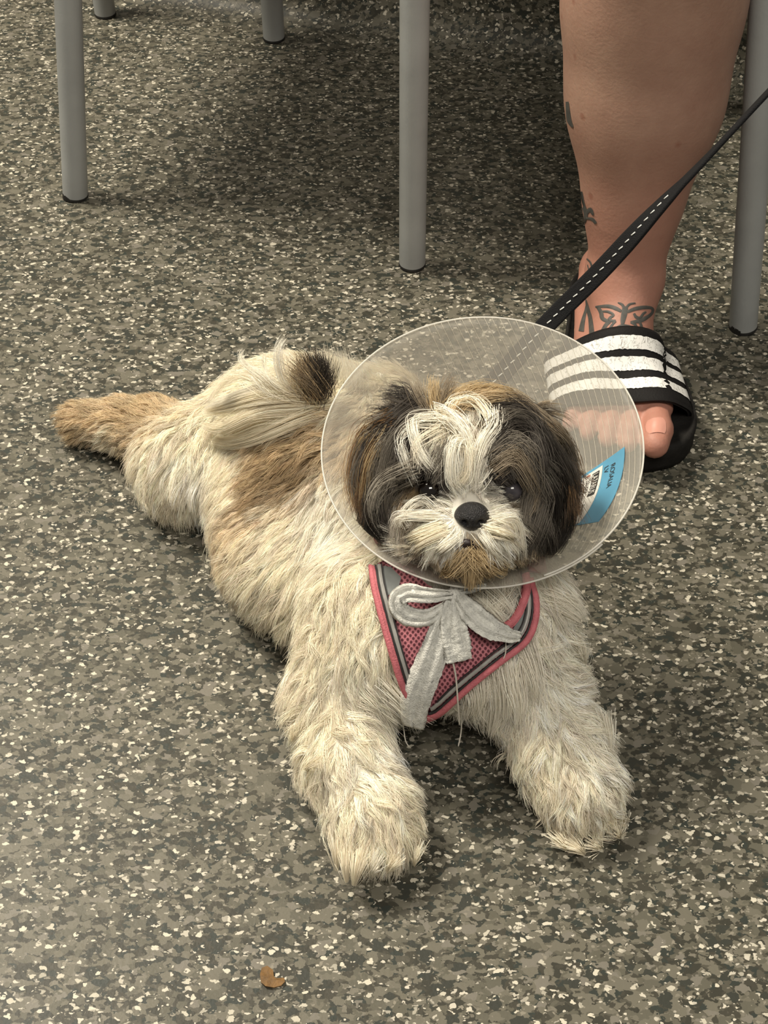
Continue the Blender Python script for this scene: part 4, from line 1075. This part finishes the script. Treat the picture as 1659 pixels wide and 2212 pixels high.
band('binding', Lp, 15, M['pink'], .0035, .0025); band('binding', Rp, 15, M['pink'], .0035, .0025)
band('piping', [(x+10, y-2) for x, y in Lp[:-1]]+[(919, 1530)], 4, M['piping'], .0045, .0008, 60)
band('piping', [(x-9, y-5) for x, y in Rp[:-1]]+[(925, 1528)], 4, M['piping'], .0045, .0008, 60)
band('reflective_strip', [(x+16, y-4) for x, y in Lp[:-1]]+[(921, 1522)], 8, M['reflect'], .0042, .0008, 60)
band('reflective_strip', [(x-15, y-10) for x, y in Rp[:-1]]+[(930, 1520)], 8, M['reflect'], .0042, .0008, 60)
band('piping', [(x+22, y-5) for x, y in Lp[:-2]]+[(908, 1508)], 3, M['piping'], .0045, .0006, 60)
band('piping', [(x-21, y-15) for x, y in Rp[:-2]]+[(944, 1504)], 3, M['piping'], .0045, .0006, 60)
band('neck_binding', [(1128, 1245), (1132, 1275), (1120, 1315), (1100, 1345), (1070, 1362)], 17, M['pink'], .0050, .0025, 40)
# shoulder straps over the back to the leash ring
for a, b_, c_ in (((.002, .612, .130), (.014, .655, .158), (.040, .690, .152)), ((.094, .596, .128), (.090, .650, .158), (.070, .690, .152))):
    P = catmull([a, b_, c_, (.032, .712, .128)], 24); V = []
    for i, p in enumerate(P):
        q = p.copy(); s_ = DF.sample(q[None])[0]; q = q+DF.grad(q[None])[0]*(.010-s_); t = np.gradient(P, axis=0)[i]; n = DF.grad(q[None])[0]; x = np.cross(t, n); x /= np.linalg.norm(x)
        for s2 in (-1, 1): V.append(q+x*.007*s2-ho)
        for s2 in (1, -1): V.append(q+x*.007*s2-n*.002-ho)
    Fc = []
    for i in range(23):
        for k in range(4): k2_ = (k+1) % 4; Fc.append((i*4+k, i*4+k2_, i*4+4+k2_, i*4+4+k))
    mesh_obj('shoulder_strap', V, Fc, M['pink'], har)
LR = np.array([.030, .716, .124])
tv, tf = tube([LR+np.array([.009*math.cos(t), .003*math.sin(t), .009*math.sin(t)]) for t in np.linspace(0, 2*math.pi, 25)], .0014, 8, False)
mesh_obj('ring', [np.array(v)-ho for v in tv], tf, plain('steel', (.6, .6, .6), .25, 1.0), har)

# ------------------------------------------------------------------ cone
cone = empty('recovery_cone', tuple(RC-CA*CLn)); tag(cone, 'translucent frosted plastic recovery cone around the dog\'s neck and head', 'cone')
co_ = np.array(cone.location)
def cpt(s_, ph, off=0.0):
    r = rN+(rR-rN)*s_; wv = 1+s_*(.012*math.cos(2*(ph-1.0))+.018*math.cos(ph+2.45))
    rad = E1*math.cos(ph)+E2*math.sin(ph); al = math.atan2(rR-rN, CLn)
    nn = rad*math.cos(al)-CA*math.sin(al)                      # outward normal
    return CA*CLn*s_+rad*r*wv+nn*off
nph, ns = 150, 14; ph0 = -1.25; span = 2*math.pi+.42
V = []
for i in range(nph):
    u = i/(nph-1); ph = ph0+span*u
    for j in range(ns): V.append(cpt(j/(ns-1), ph, .0016*(u*span/(2*math.pi))))
sh = mesh_obj('plastic_sheet', V, grid_faces(nph, ns), M['cone'], cone)
md = sh.modifiers.new('th', 'SOLIDIFY'); md.thickness = .0007; md.offset = 0
P = [cpt(1.0, ph0+span*i/239, .0016*(i/239)) for i in range(240)]
tv, tf = tube(P, .0006, 6); mesh_obj('rim', tv, tf, M['rimedge'], cone)
tv, tf = tube([cpt(j/11, ph0+span, .0016) for j in range(12)], .0004, 6); mesh_obj('seam_edge', tv, tf, M['ridge'], cone)
# embossed guide ridges: straight lines on the flat sheet
al = math.atan2(rR-rN, CLn); sa = math.sin(al); rho = lambda s_: (rN+(rR-rN)*s_)/sa
mb = MB(); rh1 = rR/sa; rh0 = rN/sa
for c in np.arange(rh0*.45, rh1*.995, .0047):
    thm = math.acos(min(1, c/rh1)); th0 = math.acos(c/rh0) if c < rh0 else 0
    for lo, hi in (((th0, thm),) if c < rh0 else ((0, thm),)) + (((-min(thm, .62), -0.0001),) if c >= rh0 else ()):
        pts = []
        for th in np.linspace(lo, hi, 34):
            s_ = ((c/math.cos(th))*sa-rN)/(rR-rN)
            if -.001 <= s_ <= 1.001: pts.append(cpt(min(max(s_, 0), 1), th/sa-.05, -.0006))
        if len(pts) > 3: mb.add(tube(pts, .0002, 4))
rg = mb.obj('ridges', M['ridge'], cone); rg['kind'] = 'stuff'
# label stuck inside the right-hand wall
def lab(uu, vv, off):                      # uu across (0 inner .. 1 outer), vv along 0 top .. 1 bottom
    ph = .02-.66*vv-.06*(1-uu); s_ = .30+.50*uu-.10*vv+(-.03)*vv*uu
    s_ = .36+(.46)*uu-.06*vv
    return cpt(s_, ph, -off)
def lpatch(name, u0, u1, v0, v1, off, mat, nu=8, nv=24, fn=lab):
    V = [fn(u0+(u1-u0)*i/(nu-1), v0+(v1-v0)*j/(nv-1), off) for i in range(nu) for j in range(nv)]
    m = len(V); V2 = V+[fn(u0+(u1-u0)*i/(nu-1), v0+(v1-v0)*j/(nv-1), off-.00025) for i in range(nu) for j in range(nv)]
    f = grid_faces(nu, nv); Fc = f+[tuple(k+m for k in q[::-1]) for q in f]
    return mesh_obj(name, V2, Fc, mat, cone)
lb = lpatch('sticker', 0, 1, 0, 1, .0010, M['blue']); lb['label'] = 'blue sticker with a white printed strip inside the cone'
lpatch('sticker_panel', .02, .50, .05, .97, .0013, M['paper'])
lpatch('print_block', .28, .44, .10, .47, .0016, M['ink'], 4, 12)
def ltext(txt, u0, v0, hgt, adv, mat, off, rot=True):
    cu_ = bpy.data.curves.new('t', 'FONT'); cu_.body = txt; cu_.size = 1; ob = bpy.data.objects.new('t', cu_); COL.objects.link(ob)
    dg = bpy.context.evaluated_depsgraph_get(); ev = ob.evaluated_get(dg); m_ = bpy.data.meshes.new_from_object(ev)
    V = [lab(u0+v.co.y*hgt, v0+v.co.x*adv, off) for v in m_.vertices]; Fc = [tuple(p.vertices) for p in m_.polygons]
    bpy.data.objects.remove(ob); bpy.data.curves.remove(cu_)
    return mesh_obj('lettering', V, Fc, mat, cone, smooth=False)
ltext('LA7ARUS', .30, .12, .19, .078, M['paper'], .0019)
ltext('2AU0SA', .14, .16, .14, .066, M['ink'], .0016)
ltext('R', .14, .075, .13, .07, M['redink'], .0016)
ltext('BO8IC0', .22, .60, .15, .068, M['ink'], .0016)
ltext('ROSALIA', .70, .12, .15, .085, M['ink'], .0013)
ltext('LV', .55, .10, .14, .09, M['ink'], .0013)
V = []
# collar ring loops of gauze at the neck end + bow
tv, tf = tube([cpt(0, t, -.002)+CA*.002 for t in np.linspace(0, 2*math.pi, 60)], .004, 8, False); mesh_obj('gauze_collar', tv, tf, M['gauze'], cone)
def ribbon(name, path, width, parent=cone, o0=co_, mat=M['gauze'], n=46, seed=0):
    """cloth strip: path points (x, y, clearance mm above chest), widths px"""
    r = np.random.default_rng(seed); A_ = catmull(np.array(path, float), n); P = A_[:, :2]; O = A_[:, 2]/1000
    W2 = np.interp(np.linspace(0, 1, n), np.linspace(0, 1, len(width)), width)
    T = np.gradient(P, axis=0); T /= np.linalg.norm(T, axis=1)[:, None]+1e-9; Nn = np.stack([-T[:, 1], T[:, 0]], 1); nc = 11
    cen_ = [shell(p[0], p[1], o_) for p, o_ in zip(P, O)]
    cen_ = [c if c is not None else at(p[0], p[1], .09) for c, p in zip(cen_, P)]
    cen_ = np.array(cen_)
    for _ in range(2): cen_[1:-1] = (cen_[:-2]+cen_[1:-1]*2+cen_[2:])/4
    phs = r.uniform(0, 6, 3); V = []
    for i in range(n):
        dep = (cen_[i]-CP)@cf; pw = W2[i]*dep/F; side = cr*Nn[i, 0]-cu*Nn[i, 1]; up = -ray(P[i, 0], P[i, 1])
        for k in range(nc):
            s_ = k/(nc-1)*2-1
            cr_ = .0019*math.sin(s_*7+phs[0]+i*.05)+.0015*math.sin(s_*13+phs[1]+i*.12)+.0003*math.sin(i*.35+s_*4)+.0008*r.normal()*.5
            e = 1+(.03*r.normal() if k in (0, nc-1) else 0)
            V.append(cen_[i]+side*pw*.5*s_*e+up*(cr_+.0015*(1-s_*s_))-o0)
    o_ = mesh_obj(name, V, grid_faces(n, nc), mat, parent); md_ = o_.modifiers.new('t', 'SOLIDIFY'); md_.thickness = .0007
    return o_
bow = []
ribbon('gauze_tie', [(978, 1292, 13), (955, 1350, 10), (930, 1420, 7), (900, 1490, 6), (885, 1545, 9)], [18, 50, 66, 68, 44], seed=1)
ribbon('gauze_tie', [(975, 1290, 15), (975, 1340, 12), (982, 1380, 10), (990, 1418, 9)], [20, 56, 64, 56], seed=2)
ribbon('gauze_loop', [(975, 1292, 16), (930, 1298, 22), (885, 1296, 22), (862, 1312, 20), (880, 1334, 15), (925, 1336, 12), (965, 1305, 12)], [16, 34, 40, 36, 40, 34, 12], seed=3)
ribbon('gauze_loop', [(985, 1292, 15), (1010, 1325, 15), (1045, 1352, 14), (1085, 1368, 12), (1112, 1372, 10)], [18, 50, 52, 34, 20], seed=4)
ribbon('gauze_loop', [(980, 1287, 14), (1010, 1282, 16), (1040, 1276, 18)], [14, 18, 8], seed=5, n=20)
kv = uvs(5.5, 5.0, 5.5, 20, 14, lambda v: v*(1+.12*math.sin(v[0]*9+v[2]*7))); c = shell(980, 1291, .014); mesh_obj('knot', [np.array(v)+c-co_ for v in kv[0]], kv[1], M['gauze'], cone)
mb = MB()
def thr(pts, r=.0004):
    P = [shell(x, y, o_/1000) if shell(x, y, o_/1000) is not None else at(x, y, .03) for x, y, o_ in pts]; mb.add(tube(catmull([p-co_ for p in P], 30), r, 5))
thr([(975, 1415, 9), (983, 1450, 6), (988, 1500, 6), (994, 1540, 8)], .0006)
c0 = at(985, 1480, .075); mb.add(tube(catmull([at(985, 1470, .08)-co_, at(988, 1510, .07)-co_, at(996, 1545, .055)-co_, at(996, 1580, .04)-co_, at(990, 1612, .03)-co_], 30), .0005, 5))
mb.add(tube(catmull([at(866, 1545, .06)-co_, at(872, 1575, .05)-co_, at(876, 1600, .045)-co_, at(884, 1614, .04)-co_], 20), .0004, 5))
thr([(1085, 1372, 8), (1087, 1405, 6), (1078, 1430, 5), (1072, 1455, 5)], .0004)
th_ = mb.obj('loose_threads', M['thread'], cone); th_['kind'] = 'stuff'

# ------------------------------------------------------------------ leash
lpts = [LR+np.array([0, .003, .006]), at(1055, 838, .152), at(1182, 700, .178), at(1300, 582, .215), at(1420, 452, .26), at(1530, 338, .295), at(1659, 200, .335), at(1760, 95, .36), at(1900, -50, .40), at(2050, -200, .44)]
Pn = 140; Pl = catmull(lpts, Pn); Tl = nrm(np.gradient(Pl, axis=0))
lroot = empty('leash', tuple(LR)); tag(lroot, 'black flat webbing leash with white dashed stitching running to the dog', 'leash'); lo_ = LR
tw = np.interp(np.linspace(0, 1, Pn), [0, .2, .30, .38, .44, .50, .58, 1], [.25, .1, .15, .40, .90, 1.28, 1.42, 1.44])
V = []; ctr = []
for i in range(Pn):
    v = nrm(Pl[i]-CP); s0 = nrm(np.cross(Tl[i], v)); n0 = np.cross(s0, Tl[i]); s1 = s0*math.cos(tw[i])+n0*math.sin(tw[i]); n1 = np.cross(s1, Tl[i])
    if n1@v > 0: n1 = -n1
    hw = .0068; th = .0011
    for a, b_ in ((-1, 1), (-.8, 1.25), (.8, 1.25), (1, 1), (1, -1), (.8, -1.25), (-.8, -1.25), (-1, -1)): V.append(Pl[i]+s1*hw*a+n1*th*b_-lo_)
    ctr.append((Pl[i]+n1*(th*1.25+.0002), s1, n1))
Fc = []
for i in range(Pn-1):
    for k in range(8): k2_ = (k+1) % 8; Fc.append((i*8+k, i*8+k2_, i*8+8+k2_, i*8+8+k))
Fc += [tuple(range(7, -1, -1)), tuple((Pn-1)*8+k for k in range(8))]
mesh_obj('strap', V, Fc, M['webbing'], lroot)
cl_ = np.concatenate([[0], np.cumsum(np.linalg.norm(np.diff(Pl, axis=0), axis=1))]); mb = MB(); s0 = .012
CC = np.array([c[0] for c in ctr]); SS = np.array([c[1] for c in ctr])
while s0 < cl_[-1]*.50:
    q = [np.array([np.interp(s0+d_, cl_, CC[:, k]) for k in range(3)])-lo_ for d_ in (0, .0018, .0036)]
    sd = np.array([np.interp(s0, cl_, SS[:, k]) for k in range(3)]); q[0] = q[0]+sd*.0003; q[2] = q[2]-sd*.0003
    mb.add(tube(q, .00048, 5)); s0 += .0066
st = mb.obj('stitching', M['stitch'], lroot); st['kind'] = 'stuff'

# ------------------------------------------------------------------ leaf scrap
c0 = at(588, 2118); ol2 = [(-22, -26), (-10, -28), (2, -20), (4, -6), (12, 2), (26, -4), (28, 6), (20, 14), (4, 18), (-14, 16), (-24, 6), (-26, -10)]
P2 = np.array([at(588+a, 2118+b_) for a, b_ in ol2]); V = [c0+np.array([-.002, 0, .0026])-c0]+[p-c0+np.array([0, 0, .0012+.0014*abs(math.sin(i*1.9))]) for i, p in enumerate(P2)]
n_ = len(P2); V2 = V+[v-np.array([0, 0, .0009]) for v in V]
Fc = [(0, 1+i, 1+(i+1) % n_) for i in range(n_)]; Fc += [tuple(k+n_+1 for k in f[::-1]) for f in Fc]; Fc += [(1+i, n_+2+i, n_+2+(i+1) % n_, 1+(i+1) % n_) for i in range(n_)]
lf_ = mesh_obj('leaf_scrap', V2, Fc, M['leaf'], smooth=False); lf_.location = c0; tag(lf_, 'small torn brown scrap of dried leaf on the floor in front of the dog', 'leaf')
